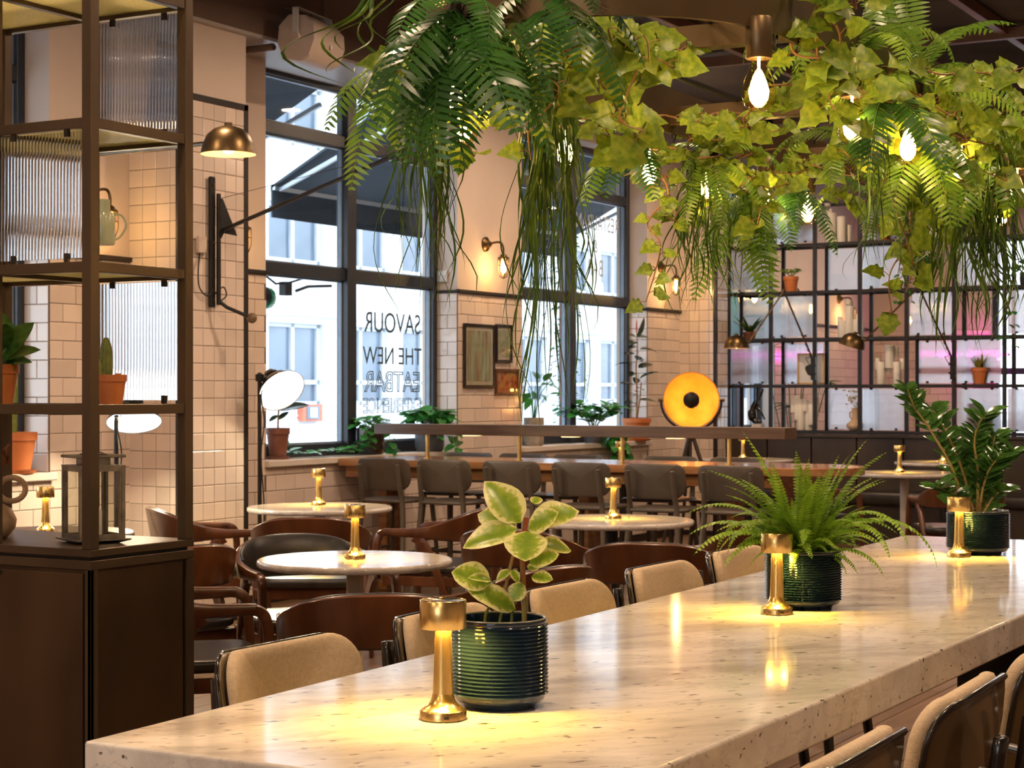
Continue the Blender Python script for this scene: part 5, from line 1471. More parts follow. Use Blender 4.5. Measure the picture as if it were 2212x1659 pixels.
for k, pts in enumerate(zst):
    dy = .05*math.sin(k*2.1)
    path = crom([(x, dy*i/len(pts)*1.6, z) for i, (x, z) in enumerate(pts)], 6)
    n_ = len(path)
    b = MB(); b.tube(path, [.0062*(1-.7*i/n_) for i in range(n_)], 6); b.build('stem', M['zz_stem'], zz)
    j = 0
    st_ = 1 if k == 0 else 1
    for i in range(int(n_*.22), n_, st_):
        c = Vector(path[i]); d = (Vector(path[min(i+1, n_-1)])-Vector(path[max(i-1, 0)])).normalized()
        for s in (-1, 1):
            if k == 0 and i < n_*.5 and s == -1 and i % 2: continue
            az = random.uniform(-.9, .9)
            sd = Vector((math.cos(az)*s, math.sin(az), random.uniform(.0, .35)))
            tip = c+(sd*.85+d*.55).normalized()*random.uniform(.055, .085)
            inst('leaf', ZL[j % 2], zz, mtx=leaf_mtx(c, tip, (.1*s, -.5, .8), wscale=random.uniform(.85, 1.1))); j += 1
inst('leaf', ZL[1], zz, mtx=leaf_mtx((-.05, -.06, .155), (-.155, -.10, .222), (-.1, -.7, .6), wscale=1.1))

# ---- generic leafy plants
def leafy(parent, meshes, stems, lsize, step, sprd=.8, start=.3, stem_r=.004, stem_mat='green_stem', up=.1, hang=0.0):
    j = 0
    for pts in stems:
        path = crom(pts, 5); n_ = len(path)
        b = MB(); b.tube(path, [stem_r*(1-.6*i/n_) for i in range(n_)], 6); b.build('stem', M[stem_mat], parent)
        for i in range(int(n_*start), n_, step):
            c = Vector(path[i]); d = (Vector(path[min(i+1, n_-1)])-Vector(path[max(i-1, 0)])).normalized()
            a = j*2.4+random.uniform(-.4, .4)
            sd = Vector((math.cos(a), math.sin(a), up-hang))
            tip = c+(sd*sprd+d*.4).normalized()*lsize*random.uniform(.75, 1.15)
            inst('leaf', meshes[j % len(meshes)], parent, mtx=leaf_mtx(c, tip, (0, -.25, 1), wscale=random.uniform(.85, 1.15))); j += 1
HEART = [leaf_mesh('leaf', M['pothos'], W=.78, fold=.10, curl=.22, p=.55, q=.6, nu=7), leaf_mesh('leaf', M['pothos'], W=.70, fold=.16, curl=.1, p=.6, q=.65, nu=7)]
LONG = [leaf_mesh('leaf', M['pothos'], W=.32, fold=.2, curl=.3, p=.8), leaf_mesh('leaf', M['pothos'], W=.36, fold=.15, curl=.15, p=.85)]
RUB = [leaf_mesh('leaf', M['rubber_leaf'], W=.46, fold=.18, curl=.12, p=.9, q=.7), leaf_mesh('leaf', M['rubber_leaf'], W=.42, fold=.22, curl=.28, p=.9, q=.7)]
def fan(n_, r, h, rnd=.3, droop=0.0, a0=0.0):
    out = []
    for k in range(n_):
        a = a0+k*2.4; rr = r*(1-rnd*random.random()); hh = h*(1-rnd*random.random())
        out.append([(0, 0, 0), (rr*.35*math.cos(a), rr*.35*math.sin(a), hh*.6), (rr*.8*math.cos(a), rr*.8*math.sin(a), hh), (rr*math.cos(a), rr*math.sin(a), hh-droop)])
    return out
def shift(st, dz, dx=0, dy=0): return [[(x+dx, y+dy, z+dz) for x, y, z in s] for s in st]
SZ = SILL_Z+.0005
# brown pot by the divider
t = clay_pot('potted_rubber_shoot', 'brown clay pot with a few dark leaves on the sill by the dish lamp', 'potted plant', (9.74, 7.31, SZ+.022), .080, .185, 'terracotta_dark', True)
b = MB(); b.tube([(0, 0, .15), (.004, 0, .26), (.0, -.01, .36)], .006, 8); b.build('stem', M['red_stem'], t)
for bs, tp in (((0, 0, .30), (.16, -.14, .36)), ((0, 0, .27), (-.06, .03, .235)), ((0, 0, .34), (.03, .02, .45)), ((0, 0, .33), (-.10, -.02, .42)), ((0, 0, .24), (.05, -.05, .30))):
    inst('leaf', RUB[0], t, mtx=leaf_mtx(bs, tp, (0, -.5, .8)))
# marbled pot with trailing vine along the sill
M['marbled'] = pm('marbled_black', (.020, .016, .014), (.34, .20, .12), scale=9, rough=.18, lo=.52, hi=.75, coat=.4)
def cyl_pot(name, label, loc, r, h, mat):
    t = thing(name, label, 'potted plant', loc)
    b = MB(); b.lathe([(0, 0), (r*.86, 0), (r*.95, .012), (r, .04), (r, h), (r-.008, h), (r-.012, h*.85), (0, h*.84)], 36, cap=False); b.build('pot', M[mat], t, smooth=40)
    b = MB(); b.lathe([(0, h*.85), (r*.88, h*.85)], 20, cap=False); b.build('soil', M['soil'], t)
    return t
t = cyl_pot('trailing_pothos', 'marbled black pot with a vine trailing left along the sill', (10.80, 7.28, SZ), .10, .19, 'marbled')
leafy(t, HEART, shift(fan(9, .15, .09, droop=.05), .17), .085, 2, start=.4)
vine = [[(0, 0, .17), (-.10, -.05, .20), (-.17, -.06, .12), (-.30, -.03, .05), (-.5, -.02, .05), (-.72, .0, .04), (-.92, .02, .04), (-1.0, .02, .10)],
        [(0, 0, .17), (-.09, -.07, .19), (-.15, -.08, .08), (-.32, -.06, .03), (-.55, -.06, .05), (-.80, -.05, .03)], [(0, 0, .17), (.10, -.06, .19), (.16, -.07, .08), (.19, -.08, .02)]]
leafy(t, HEART, vine, .085, 1, start=.15, stem_r=.003)
# dark grey pot pothos
M['grey_pot'] = pm('charcoal_pot', (.055, .06, .068), (.075, .08, .09), rough=.5)
t = cyl_pot('potted_pothos', 'charcoal pot with a dense heart-leafed plant under the pictures', (11.58, 7.27, SZ), .11, .185, 'grey_pot')
leafy(t, HEART, shift(fan(15, .19, .17, droop=.04), .15), .12, 2, start=.35)
leafy(t, HEART, [[(0, 0, .15), (.10, -.10, .20), (.15, -.16, .08), (.17, -.17, -.05)], [(0, 0, .15), (.05, -.13, .20), (.07, -.18, .05), (.08, -.18, -.02)], [(0, 0, .15), (-.08, -.10, .20), (-.1, -.14, .1)]], .10, 2, start=.3)
# peace lily in a concrete pot
M['concrete_pot'] = pm('rough_concrete', (.30, .26, .21), (.42, .37, .31), scale=25, rough=.85, bump=.5, bscale=60)
t = cyl_pot('potted_peace_lily', 'rough concrete pot with long arching leaves at the second window', (13.20, 7.26, SZ), .085, .235, 'concrete_pot')
for k in range(14):
    a = k*2.4; h = random.uniform(.20, .52); r = random.uniform(.06, .22)
    st_ = [(0, 0, .19), (r*.3*math.cos(a), r*.3*math.sin(a)-.01, .19+h*.6), (r*.7*math.cos(a), r*.6*math.sin(a)-.03, .19+h*.86)]
    b = MB(); b.tube(crom(st_, 4), .0028, 5); b.build('stem', M['pothos'], t)
    c = Vector(st_[-1]); inst('leaf', LONG[k % 2], t, mtx=leaf_mtx(c, c+Vector((math.cos(a)*.18, math.sin(a)*.10-.03, random.uniform(-.08, .12))), (0, -.3, 1), wscale=1.1))
# bushy plant with hanging shoots
t = cyl_pot('bushy_plant', 'small dark pot with a bushy green plant hanging over the second sill', (14.26, 7.24, SZ), .085, .12, 'grey_pot')
leafy(t, HEART, shift(fan(13, .26, .24, droop=.02), .10), .12, 2, start=.3)
leafy(t, LONG, shift(fan(5, .22, .26, droop=.0, a0=1), .10), .12, 4, start=.4)
leafy(t, HEART, [[(0, 0, .1), (.08+.05*k, -.12, .10), (.10+.06*k, -.17, -.02), (.11+.06*k, -.18, -.14), (.11+.07*k, -.18, -.22)] for k in range(4)], .13, 1, start=.25, hang=.4)
# rubber plant
t = clay_pot('rubber_plant', 'terracotta pot with a tall dark rubber plant at the second window', 'potted plant', (15.10, 7.22, SZ+.022), .135, .185, 'terracotta', True)
b = MB(); b.tube([(0, 0, .15), (.01, 0, .40), (-.01, 0, .65), (.02, 0, .86), (.0, 0, .99)], [.010, .009, .008, .006, .004], 8); b.tube([(0, 0, .15), (.05, -.01, .35), (.06, -.02, .52)], .006, 8); b.tube([(0, 0, .15), (-.03, -.02, .3), (-.10, -.03, .33)], .005, 6); b.build('trunk', M['red_stem'], t)
for k in range(19):
    z = .28+.036*k; a = k*2.4+.5; e = random.uniform(-.35, .55)
    c = Vector((.0+.01*math.sin(k), 0, z)); L_ = random.uniform(.14, .20)
    d = Vector((math.cos(a)*.9+.35*(1 if math.cos(a) > 0 else -1), math.sin(a)*.7, e)).normalized()
    inst('leaf', RUB[k % 2], t, mtx=leaf_mtx(c+d*.03, c+d*(L_+.03), (0, -.35, .9), wscale=1.1))
M['bud'] = pm('rubber_bud', (.55, .10, .09), (.62, .16, .14), rough=.4)
b = MB(); b.lathe([(.004, 0), (.010, .03), (.008, .08), (0, .13)], 10, c=(0, 0, .98)); b.build('bud', M['bud'], t)
for tp in ((.11, -.05, 1.12), (-.16, -.02, .96)):
    inst('leaf', RUB[0], t, mtx=leaf_mtx((0, 0, .93), tp, (.3, -.6, .6), wscale=.7))
# tall cactus on the left sill
t = clay_pot('tall_cactus', 'large terracotta pot with thin tall cactus stems on the left sill', 'potted plant', (7.30, 7.27, SZ+.022), .118, .205, 'terracotta', True)
for k, (x, y, h) in enumerate(((-.02, 0, .62), (-.05, .02, .70), (.01, .02, .50))):
    cactus_column(t, x, y, .17, .017, h, 5, tilt=.02*(k-1))
# broad-leafed plant on the near shelf
t = clay_pot('shelf_plant', 'orange clay pot with broad leaves, cut by the left edge of the near shelf', 'potted plant', (3.78, 3.835, SL[0]+.0045), .062, .118)
SHL = [leaf_mesh('leaf', M['shelf_leaf'] if 'shelf_leaf' in M else M['zz'], W=.58, fold=.12, curl=.2, p=.85, q=.7)]
for bs, tp in (((0, 0, .13), (.035, -.075, .165)), ((0, 0, .12), (.02, -.07, .135)), ((0, 0, .13), (.03, -.055, .215)), ((0, 0, .12), (.0, -.05, .115)), ((0, 0, .14), (-.05, .0, .2)), ((0, 0, .13), (.04, .05, .18)), ((0, 0, .15), (-.03, -.05, .22)), ((0, 0, .1), (-.02, -.035, .12)), ((0, 0, .12), (.03, .02, .24))):
    inst('leaf', SHL[0], t, mtx=leaf_mtx(bs, tuple(Vector(bs)+(Vector(tp)-Vector(bs))*1.4), (-.3, -.5, .9)))
    b = MB(); b.tube([(0, 0, .09), bs, tuple(Vector(bs)*.6+Vector(tp)*.4)], .003, 5); b.build('stem', M['green_stem'], t)

# ================================================================ THINGS ON THE METAL SCREEN
XM = 16.58
def on(lv): return LV[lv]-.0035
TINY = [leaf_mesh('leaf', M['fern'], W=.6, fold=.15, curl=.15, nu=4, nv=2, p=.8)]
t = clay_pot('potted_herb', 'small clay pot with a bushy herb on the upper left of the screen', 'potted plant', (XM-.08, 6.24, on(3)), .075, .145, 'terracotta')
leafy(t, TINY, shift(fan(16, .11, .10), .12), .045, 2, start=.4, stem_r=.002)
M['lime'] = pm('lime_leaf', (.42, .40, .06), (.60, .56, .12), rough=.4, trans=.3)
LIM = [leaf_mesh('leaf', M['lime'], W=.8, fold=.1, curl=.1, nu=4, nv=2, p=.7)]
t = clay_pot('potted_succulent', 'clay pot with lime leaves on the top shelf of the screen', 'potted plant', (XM-.08, 5.29, on(4)), .085, .155, 'terracotta')
leafy(t, LIM, shift(fan(12, .14, .08), .14), .055, 2, start=.4, stem_r=.003)
t = clay_pot('potted_grass', 'clay pot with pale grass on the right of the screen', 'potted plant', (XM-.10, 4.40, on(1)), .085, .15, 'terracotta')
GR = leaf_mesh('leaf', M['lime'], W=.10, fold=.2, curl=.2, nu=5, nv=2)
for k in range(46):
    a = k*2.4; inst('leaf', GR, t, mtx=leaf_mtx((.02*math.cos(a), .02*math.sin(a), .12), (.11*math.cos(a)*random.uniform(.3, 1), .11*math.sin(a)*random.uniform(.3, 1), .12+random.uniform(.08, .17)), (0, 0, 1)))
t = clay_pot('spiky_plant', 'low dark pot with a spiky plant at the left end of the screen', 'potted plant', (XM, 6.70, on(2)), .07, .07, 'terracotta_dark')
SPK = leaf_mesh('leaf', M['zz'], W=.13, fold=.3, curl=.1, nu=5, nv=2)
for k in range(22):
    a = k*2.4; inst('leaf', SPK, t, mtx=leaf_mtx((0, 0, .05), (.16*math.cos(a), .16*math.sin(a), .05+random.uniform(.05, .2)), (0, 0, 1)))
# palm standing behind the screen's left end
t = clay_pot('potted_palm', 'tall thin-stemmed palm standing behind the left end of the screen', 'potted plant', (17.30, 6.50, 0.001), .16, .3, 'terracotta_dark')
for k in range(9):
    a = k*2.4; h = random.uniform(1.2, 1.95); r = random.uniform(.1, .4)
    e = Vector((r*math.cos(a), r*math.sin(a), h))
    b = MB(); b.tube([(0, 0, .25), e*.5+Vector((0, 0, .15)), e], [.008, .006, .004], 5); b.build('stem', M['zz'], t)
    for q in range(5):
        a2 = a+(q-2)*.5; inst('leaf', LONG[q % 2], t, mtx=leaf_mtx(e, e+Vector((math.cos(a2)*.16, math.sin(a2)*.16, .06-.03*abs(q-2))), (0, 0, 1), wscale=.8))
# candle clusters
M['candle'] = pm('ivory_candle', (.86, .80, .68), (.90, .85, .75), scale=4, rough=.5, sub=.1)
def cluster(label, y, lv, spec, dx=0.0):
    t = thing('candle_cluster', label, 'candles', (XM-.05+dx, y, on(lv)), -PI/2, 'ivory candle clusters')
    for x, d, r, z0, z1 in spec:
        b = MB(); b.lathe([(r*.96, z0), (r, z0+.004), (r, z1-.005), (r*.9, z1), (r*.5, z1-.004), (0, z1-.004)], 16, c=(x, d, 0)); b.build('candle', M['candle'], t)
cluster('ivory cluster of candle tubes on the top shelf, left of the lime plant', 5.80, 4, [(-.05, 0, .055, 0, .29), (.06, .0, .045, 0, .25), (.11, .06, .03, 0, .17), (-.10, .05, .03, .10, .42), (-.05, 0, .015, .29, .33), (.02, .08, .04, 0, .2)])
cluster('ivory cluster of candle tubes on the top shelf, right of the lime plant', 4.93, 4, [(-.10, 0, .06, 0, .30), (.03, 0, .07, 0, .20), (.14, .02, .05, 0, .18), (-.03, .08, .04, 0, .24)])
cluster('ivory tower of candle tubes on the middle shelf of the screen', 5.66, 2, [(-.07, 0, .045, 0, .16), (.0, 0, .042, 0, .30), (.08, .0, .045, 0, .17), (-.03, .06, .03, .08, .36), (-.11, .03, .02, .05, .20), (.06, .06, .03, .06, .22), (.12, -.02, .024, 0, .14)])
cluster('ivory castle of candle tubes beside the right dome lamp', 5.27, 1, [(-.085, 0, .038, 0, .21), (.075, 0, .038, 0, .21), (0, .0, .045, .15, .37), (-.125, .02, .022, .14, .25), (.12, .02, .026, .14, .24), (.05, .05, .02, .25, .36), (-.03, .05, .03, .1, .24)])
cluster('ivory crown of candle tubes on the lowest shelf, left', 6.13, 0, [(-.10, 0, .026, .17, .31), (-.06, 0, .028, .10, .33), (-.02, 0, .035, 0, .30), (.03, .0, .03, .18, .29), (.05, .03, .04, 0, .27), (.09, .0, .034, .05, .25), (.13, .02, .022, .15, .32), (-.05, .05, .025, 0, .16), (.12, .03, .02, .06, .16)])
cluster('pale canisters behind ribbed glass on the lowest shelf, right', 4.40, 0, [(-.06, .05, .06, 0, .26), (.06, .05, .05, 0, .17)])
# framed sketch
t = thing('framed_sketch', 'light wood framed black sketch leaning on the screen shelf', 'picture', (XM-.02, 6.06, on(1)), -PI/2)
b = MB(); b.box(-.135, .135, -.01, .01, 0, .018); b.box(-.135, .135, -.01, .01, .282, .30); b.box(-.135, -.117, -.01, .01, 0, .30); b.box(.117, .135, -.01, .01, 0, .30)
M['pine'] = pm('pale_wood', (.56, .36, .16), (.64, .43, .21), rough=.5)
b.build('frame', M['pine'], t, smooth=0, bevel=.002)
MB().box(-.117, .117, -.004, .004, .018, .282).build('sheet', M['white_paint'], t, smooth=0)
M['ink'] = pm('ink', (.02, .018, .016), (.05, .045, .04), scale=30, rough=.6)
b = MB(); b.prism([(.055*math.cos(a)*(1+.15*math.sin(3*a)), .14+.055*math.sin(a)) for a in [2*PI*k/18 for k in range(18)]], -.0055, -.004, m=Matrix.Rotation(PI/2, 4, 'X') @ Matrix.Translation((0, 0, .0095))); b.build('drawing', M['ink'], t, smooth=0)
# black curved figure on a plinth
t = thing('sculpture', 'small black bent figure sculpture on a white block, lowest shelf', 'sculpture', (XM-.03, 6.60, on(0)), -PI/2)
MB().box(-.05, .05, -.05, .05, 0, .055).build('plinth', M['white_paint'], t, smooth=0, bevel=.003)
b = MB(); b.tube(crom([(.045, 0, .085), (.0, 0, .070), (-.05, 0, .11), (-.055, 0, .19), (-.01, 0, .28), (.04, 0, .36), (.05, 0, .40)], 6), [.012]*6+[.03]*6+[.045]*6+[.03]*6+[.014]*6+[.010]*6+[.006], 10)
b.tube(crom([(-.02, 0, .22), (.03, 0, .17), (.06, 0, .12), (.07, 0, .10)], 6), [.012]*10+[.008]*9, 8); b.build('figure', M['ebony'], t, smooth=80)
# vase with dried flowers
M['sand'] = pm('sand_ceramic', (.56, .38, .22), (.62, .44, .28), rough=.7)
t = thing('flower_vase', 'sand coloured vase with dried white flowers on the lowest shelf', 'vase', (XM-.06, 5.60, on(0)), -PI/2)
b = MB(); b.lathe([(0, 0), (.05, 0), (.085, .035), (.085, .06), (.05, .09), (.034, .11), (.034, .20), (.04, .215), (.03, .21)], 24, cap=False); b.build('body', M['sand'], t, smooth=60)
b = MB(); b.tube([(-.03, 0, .19), (-.055, 0, .17), (-.055, 0, .13), (-.035, 0, .11)], .007, 6); b.build('handle', M['sand'], t)
M['dried_white'] = pm('dried_white_flower', (.70, .62, .42), (.78, .70, .52), rough=.8, trans=.2)
DW = leaf_mesh('petal', M['dried_white'], W=.6, nu=3, nv=2)
for k in range(40):
    c = Vector((-.04+random.uniform(-.07, .06), random.uniform(-.04, .04), .27+random.uniform(-.05, .11))); d = Vector((random.uniform(-1, 1), random.uniform(-1, 1), random.uniform(-.3, 1))).normalized()*.035
    inst('petal', DW, t, mtx=leaf_mtx(c, c+d, (.3, -.5, .5)))
for k in range(5):
    b = MB(); b.tube([(0, 0, .18), (-.02+.015*k, 0, .25), (-.06+.02*k, .0, .31)], .002, 4); b.build('stem', M['sand'], t)
# hanging green plant in a screen bay
t = cyl_pot('hanging_ivy_pot', 'dark green bushy ivy in a pot on the upper right of the screen', (XM, 4.94, on(3)), .07, .12, 'grey_pot')
leafy(t, HEART, shift(fan(12, .15, .25, droop=.1), .1), .085, 2, start=.2)
leafy(t, HEART, [[(0, 0, .12), (-.10, .05+.06*k, .20), (-.16, .08+.07*k, .05), (-.17, .09+.07*k, -.15)] for k in range(3)], .07, 2, start=.3)
t = cyl_pot('trailing_ivy_pot', 'trailing ivy pot at the right end of the screen', (XM, 4.0, on(3)), .07, .12, 'grey_pot')
leafy(t, HEART, shift(fan(6, .15, .15, droop=.1), .1), .075, 2, start=.2)
leafy(t, HEART, [[(0, 0, .12), (-.10, .05+.04*k, .18), (-.19, .06+.05*k, .0), (-.20, .07+.05*k, -.3), (-.20, .06+.06*k, -.55)] for k in range(3)], .07, 2, start=.3)
# ================================================================ CHANDELIER
CX0, CX1, CY, CR = 3.36, 5.62, 1.672, .372
ZR0, ZR1 = 2.085, 2.205
M['ring_metal'] = pm('bronzed_band', (.13, .085, .04), (.19, .13, .065), scale=3, rough=.38, metal=.8, rvar=.08)
ch = thing('chandelier', 'oval bronze ring chandelier with bare bulbs hung over the long table', 'chandelier', (0, 0, 0))
def track(r, n=20):
    out = []
    for k in range(n+1):
        a = PI/2+PI*k/n; out.append((CX0+r*math.cos(a), CY+r*math.sin(a)))
    for k in range(n+1):
        a = -PI/2+PI*k/n; out.append((CX1+r*math.cos(a), CY+r*math.sin(a)))
    return out
b = MB(); o_ = track(CR+.006); i_ = track(CR-.006)
b.sweep([[(p[0], p[1], ZR0), (q[0], q[1], ZR0), (q[0], q[1], ZR1), (p[0], p[1], ZR1)] for p, q in zip(i_, o_)], closed=True); b.build('ring_band', M['ring_metal'], ch, smooth=30)
for x in (3.52, 4.49, 5.46):
    MB().box(x-.02, x+.02, CY-CR, CY+CR, ZR0+.02, ZR0+.07).build('cross_bar', M['ring_metal'], ch, smooth=0, bevel=.002)
for k, y in enumerate((CY-.17, CY+.17)):
    MB().box(CX0-.25, CX1+.25, y-.006, y+.006, ZR0+.07, ZR0+.08).build('mesh_rod', M['black'], ch, smooth=0)
BULBS = [(3.272, 1.303), (4.204, 1.296), (3.03, 1.84), (3.876, 2.046), (4.359, 2.046), (4.74, 2.046), (5.19, 2.046), (5.56, 2.046), (3.80, 1.296), (4.665, 1.296), (5.985, 1.53), (5.25, 1.296), (3.40, 2.046)]
M['bulb_glass'] = thin_glass('amber_bulb_glass', (1.0, .85, .58), minf=.12)
M['filament'] = emissive('filament', (1.0, .70, .32), 60)
ZBU = 2.105
hold = MB(); hold.lathe([(.0, .0), (.0245, 0), (.026, -.002), (.026, -.078), (.024, -.080), (.014, -.080), (.014, -.03)], 24, cap=False); hold_me = hold.mesh('bulb_holder', M['ring_metal'], 45)
g = MB(); g.lathe([(.0145, -.074), (.0155, -.088), (.020, -.102), (.0285, -.120), (.0335, -.140), (.0335, -.152), (.028, -.170), (.016, -.181), (0, -.184)], 28, cap=False); g_me = g.mesh('bulb', M['bulb_glass'], 80)
f = MB(); f.cyl((0, 0, -.078), (0, 0, -.112), .003, .002, 6)
for k in range(6):
    a = 2*PI*k/6; f.tube([(.004*math.cos(a), .004*math.sin(a), -.112), (.012*math.cos(a+.5), .012*math.sin(a+.5), -.165)], .0019, 5)
f.lathe([(.004, -.104), (.014, -.122), (.020, -.142), (.017, -.160), (.008, -.168), (0, -.170)], 16)
f_me = f.mesh('filament', M['filament'], 60)
for k, (x, y) in enumerate(BULBS):
    h_ = inst('bulb_holder', hold_me, ch, loc=(x, y, ZBU))
    bu = inst('bulb', g_me, h_)
    inst('filament', f_me, bu)
    point_light('bulb_light', (0, 0, -.139), 10.0, (1, .62, .22), .016, bu)
def chain(x, y, z0, z1):
    b = MB(); n_ = int((z1-z0)/.030)
    for k in range(n_):
        z = z0+k*.030+.016
        ring_ = []
        for j in range(10):
            a = 2*PI*j/10; u = .0075*math.cos(a); v = .019*math.sin(a)
            ring_.append((x+(u if k % 2 else 0), y+(0 if k % 2 else u), z+v))
        b.tube(ring_, .0022, 4, closed=True)
    o = b.build('chain', M['black'], ch); o['kind'] = 'stuff'
for x, y in ((3.70, CY-CR), (3.70, CY+CR), (5.6, CY-CR), (5.6, CY+CR)): chain(x, y, ZR1-.02, 4.12)
for x, y in ((3.34, 1.30), (3.95, 1.30), (4.5, 2.044)):
    b = MB(); b.tube([(x, y, ZR0+.02), (x, y, ZR0-.004), (x+.010, y, ZR0-.022), (x+.020, y, ZR0-.004), (x+.02, y, ZR0+.02)], .003, 6); b.build('hook', M['black'], ch)

# ================================================================ GREENERY ON THE CHANDELIER
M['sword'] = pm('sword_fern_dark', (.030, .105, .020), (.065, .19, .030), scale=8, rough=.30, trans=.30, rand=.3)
M['sword_lit'] = pm('sword_fern_lit', (.13, .30, .030), (.26, .42, .05), scale=8, rough=.32, trans=.42, rand=.25)  # lighter yellow copy of the fern: bulb light put into the leaf colour
M['ivy'] = pm('ivy_leaf', (.15, .28, .020), (.40, .50, .055), scale=4, rough=.38, trans=.42, rand=.3)
M['ivy_stem'] = pm('ivy_stem', (.30, .15, .05), (.40, .22, .08), rough=.6)
M['grass'] = pm('hanging_grass', (.07, .17, .018), (.20, .32, .04), scale=10, rough=.35, trans=.3, rand=.35)
def sword(mat, L, e, bd, sw_=0.0, pl=.062, n=None):
    return frond_mesh('frond', M[mat], L=L, n=n or int(L*62), pl=pl, pw=.0112, e0=e, bend=bd, stemr=.0022, swing=sw_, sag=.22)
SWD = {}
for mt in ('sword', 'sword_lit'):
    SWD[mt] = [sword(mt, .42, .9, 2.6, .2), sword(mt, .36, .3, 1.7, -.2), sword(mt, .34, 1.25, 1.7), sword(mt, .30, -.4, 1.0, .15), sword(mt, .38, 1.45, 1.0, -.1), sword(mt, .30, .6, 2.4, .1), sword(mt, .40, .15, 1.75, .05), sword(mt, .36, -.75, .75, .1)]
def fern(label, loc, fr, mat='sword'):
    """fr: (azimuth in degrees seen from above with 0 = picture right, variant, scale[, mat])"""
    t = thing('hanging_fern', label, 'fern', loc, TH-PI/2, 'ferns on the chandelier')
    b = MB(); b.lathe([(0, -.03), (.022, -.02), (.026, .0), (.018, .02), (0, .03)], 10); b.build('root_ball', M['soil'], t)
    for q in fr:
        m_ = q[3] if len(q) > 3 else mat
        inst('frond', SWD[m_][q[1]], t, loc=(random.uniform(-.012, .012), random.uniform(-.012, .012), random.uniform(-.01, .015)), rot=(random.uniform(-.25, .25), 0, math.radians(q[0]+random.uniform(-6, 6))), scale=q[2])
    return t
D_ = 'sword'; Y_ = 'sword_lit'
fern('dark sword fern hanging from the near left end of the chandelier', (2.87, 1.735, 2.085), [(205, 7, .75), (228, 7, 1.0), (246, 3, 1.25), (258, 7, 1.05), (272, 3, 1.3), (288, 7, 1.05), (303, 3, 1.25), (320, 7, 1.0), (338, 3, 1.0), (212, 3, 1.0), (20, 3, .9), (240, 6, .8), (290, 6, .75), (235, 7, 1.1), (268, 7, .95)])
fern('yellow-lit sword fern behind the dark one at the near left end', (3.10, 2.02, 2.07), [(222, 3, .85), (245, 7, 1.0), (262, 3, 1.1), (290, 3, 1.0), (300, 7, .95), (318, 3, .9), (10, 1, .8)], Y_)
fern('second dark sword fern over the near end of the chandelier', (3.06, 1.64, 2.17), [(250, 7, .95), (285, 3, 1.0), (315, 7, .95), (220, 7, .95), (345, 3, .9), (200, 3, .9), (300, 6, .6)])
fern('drooping sword fern with one golden-lit frond left of the middle of the chandelier', (4.28, 2.06, 2.05), [(240, 3, .95), (215, 3, 1.0, Y_), (265, 3, .9), (195, 3, .8), (180, 1, .8, Y_), (300, 3, .7)])
fern('golden-lit sword fern hanging below the far side of the chandelier', (5.10, 2.06, 2.00), [(255, 7, 1.25), (285, 7, 1.1), (205, 3, 1.0), (330, 3, .8), (228, 7, 1.15), (270, 3, 1.0)], Y_)
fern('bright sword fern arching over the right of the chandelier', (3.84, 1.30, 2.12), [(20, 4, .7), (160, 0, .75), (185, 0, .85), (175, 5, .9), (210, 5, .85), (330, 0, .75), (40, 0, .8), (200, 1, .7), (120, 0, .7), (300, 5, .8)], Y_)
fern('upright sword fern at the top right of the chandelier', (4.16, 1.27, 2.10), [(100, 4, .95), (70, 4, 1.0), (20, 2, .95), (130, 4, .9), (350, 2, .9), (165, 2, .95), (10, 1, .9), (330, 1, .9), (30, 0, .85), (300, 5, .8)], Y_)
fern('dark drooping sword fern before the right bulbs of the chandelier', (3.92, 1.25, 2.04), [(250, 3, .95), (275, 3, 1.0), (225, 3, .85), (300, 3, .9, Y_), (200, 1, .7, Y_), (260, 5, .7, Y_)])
fern('golden-lit sword fern cut by the right edge, on the chandelier', (4.80, 1.28, 2.03), [(200, 1, .9), (250, 3, 1.1), (285, 3, 1.0), (320, 1, .9), (170, 1, .9), (0, 1, .8), (230, 3, .9)], Y_)
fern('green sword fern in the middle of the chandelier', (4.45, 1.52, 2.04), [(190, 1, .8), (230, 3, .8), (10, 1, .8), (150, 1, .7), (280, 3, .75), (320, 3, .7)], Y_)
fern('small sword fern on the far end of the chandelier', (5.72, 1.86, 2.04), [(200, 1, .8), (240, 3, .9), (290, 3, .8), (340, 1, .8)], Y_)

# ivy
def ivy_mesh(seed, W=1.0):
    rnd = random.Random(seed)
    out = [(0, .0), (-.10, .16), (-.16, .34), (.02, .34), (.16, .56), (.34, .40), (.55, .36), (.66, .22), (1.0, .0)]
    b = MB(); pts = [(x+rnd.uniform(-.03, .03), y*W*(1+rnd.uniform(-.1, .1))) for x, y in out]
    up = [(x, y, .18*abs(y)-.20*max(0, x)**2+.05*math.sin(7*x+seed)) for x, y in pts]
    dn = [(x, -y*rnd.uniform(.9, 1.08), .16*abs(y)-.20*max(0, x)**2+.05*math.sin(6*x+2*seed)) for x, y in pts[1:-1]]
    mid = [(x, 0, -.20*max(0, x)**2-.02) for x, y in pts]
    n_ = len(pts)
    vs = up+dn+mid[1:-1]
    U = lambda i: i
    Dn = lambda i: i if i in (0, n_-1) else n_+i-1
    Mi = lambda i: i if i in (0, n_-1) else 2*n_-2+i-1
    fs = []
    for i in range(n_-1):
        for side in (U, Dn):
            q = [Mi(i), side(i), side(i+1), Mi(i+1)]
            q2 = [q[k] for k in range(4) if q[k] not in q[:k]]
            if len(q2) >= 3: fs.append(tuple(q2))
    b.add(vs, fs)
    return b.mesh('leaf', M['ivy'], smooth=180)
IVY = [ivy_mesh(k) for k in range(5)]
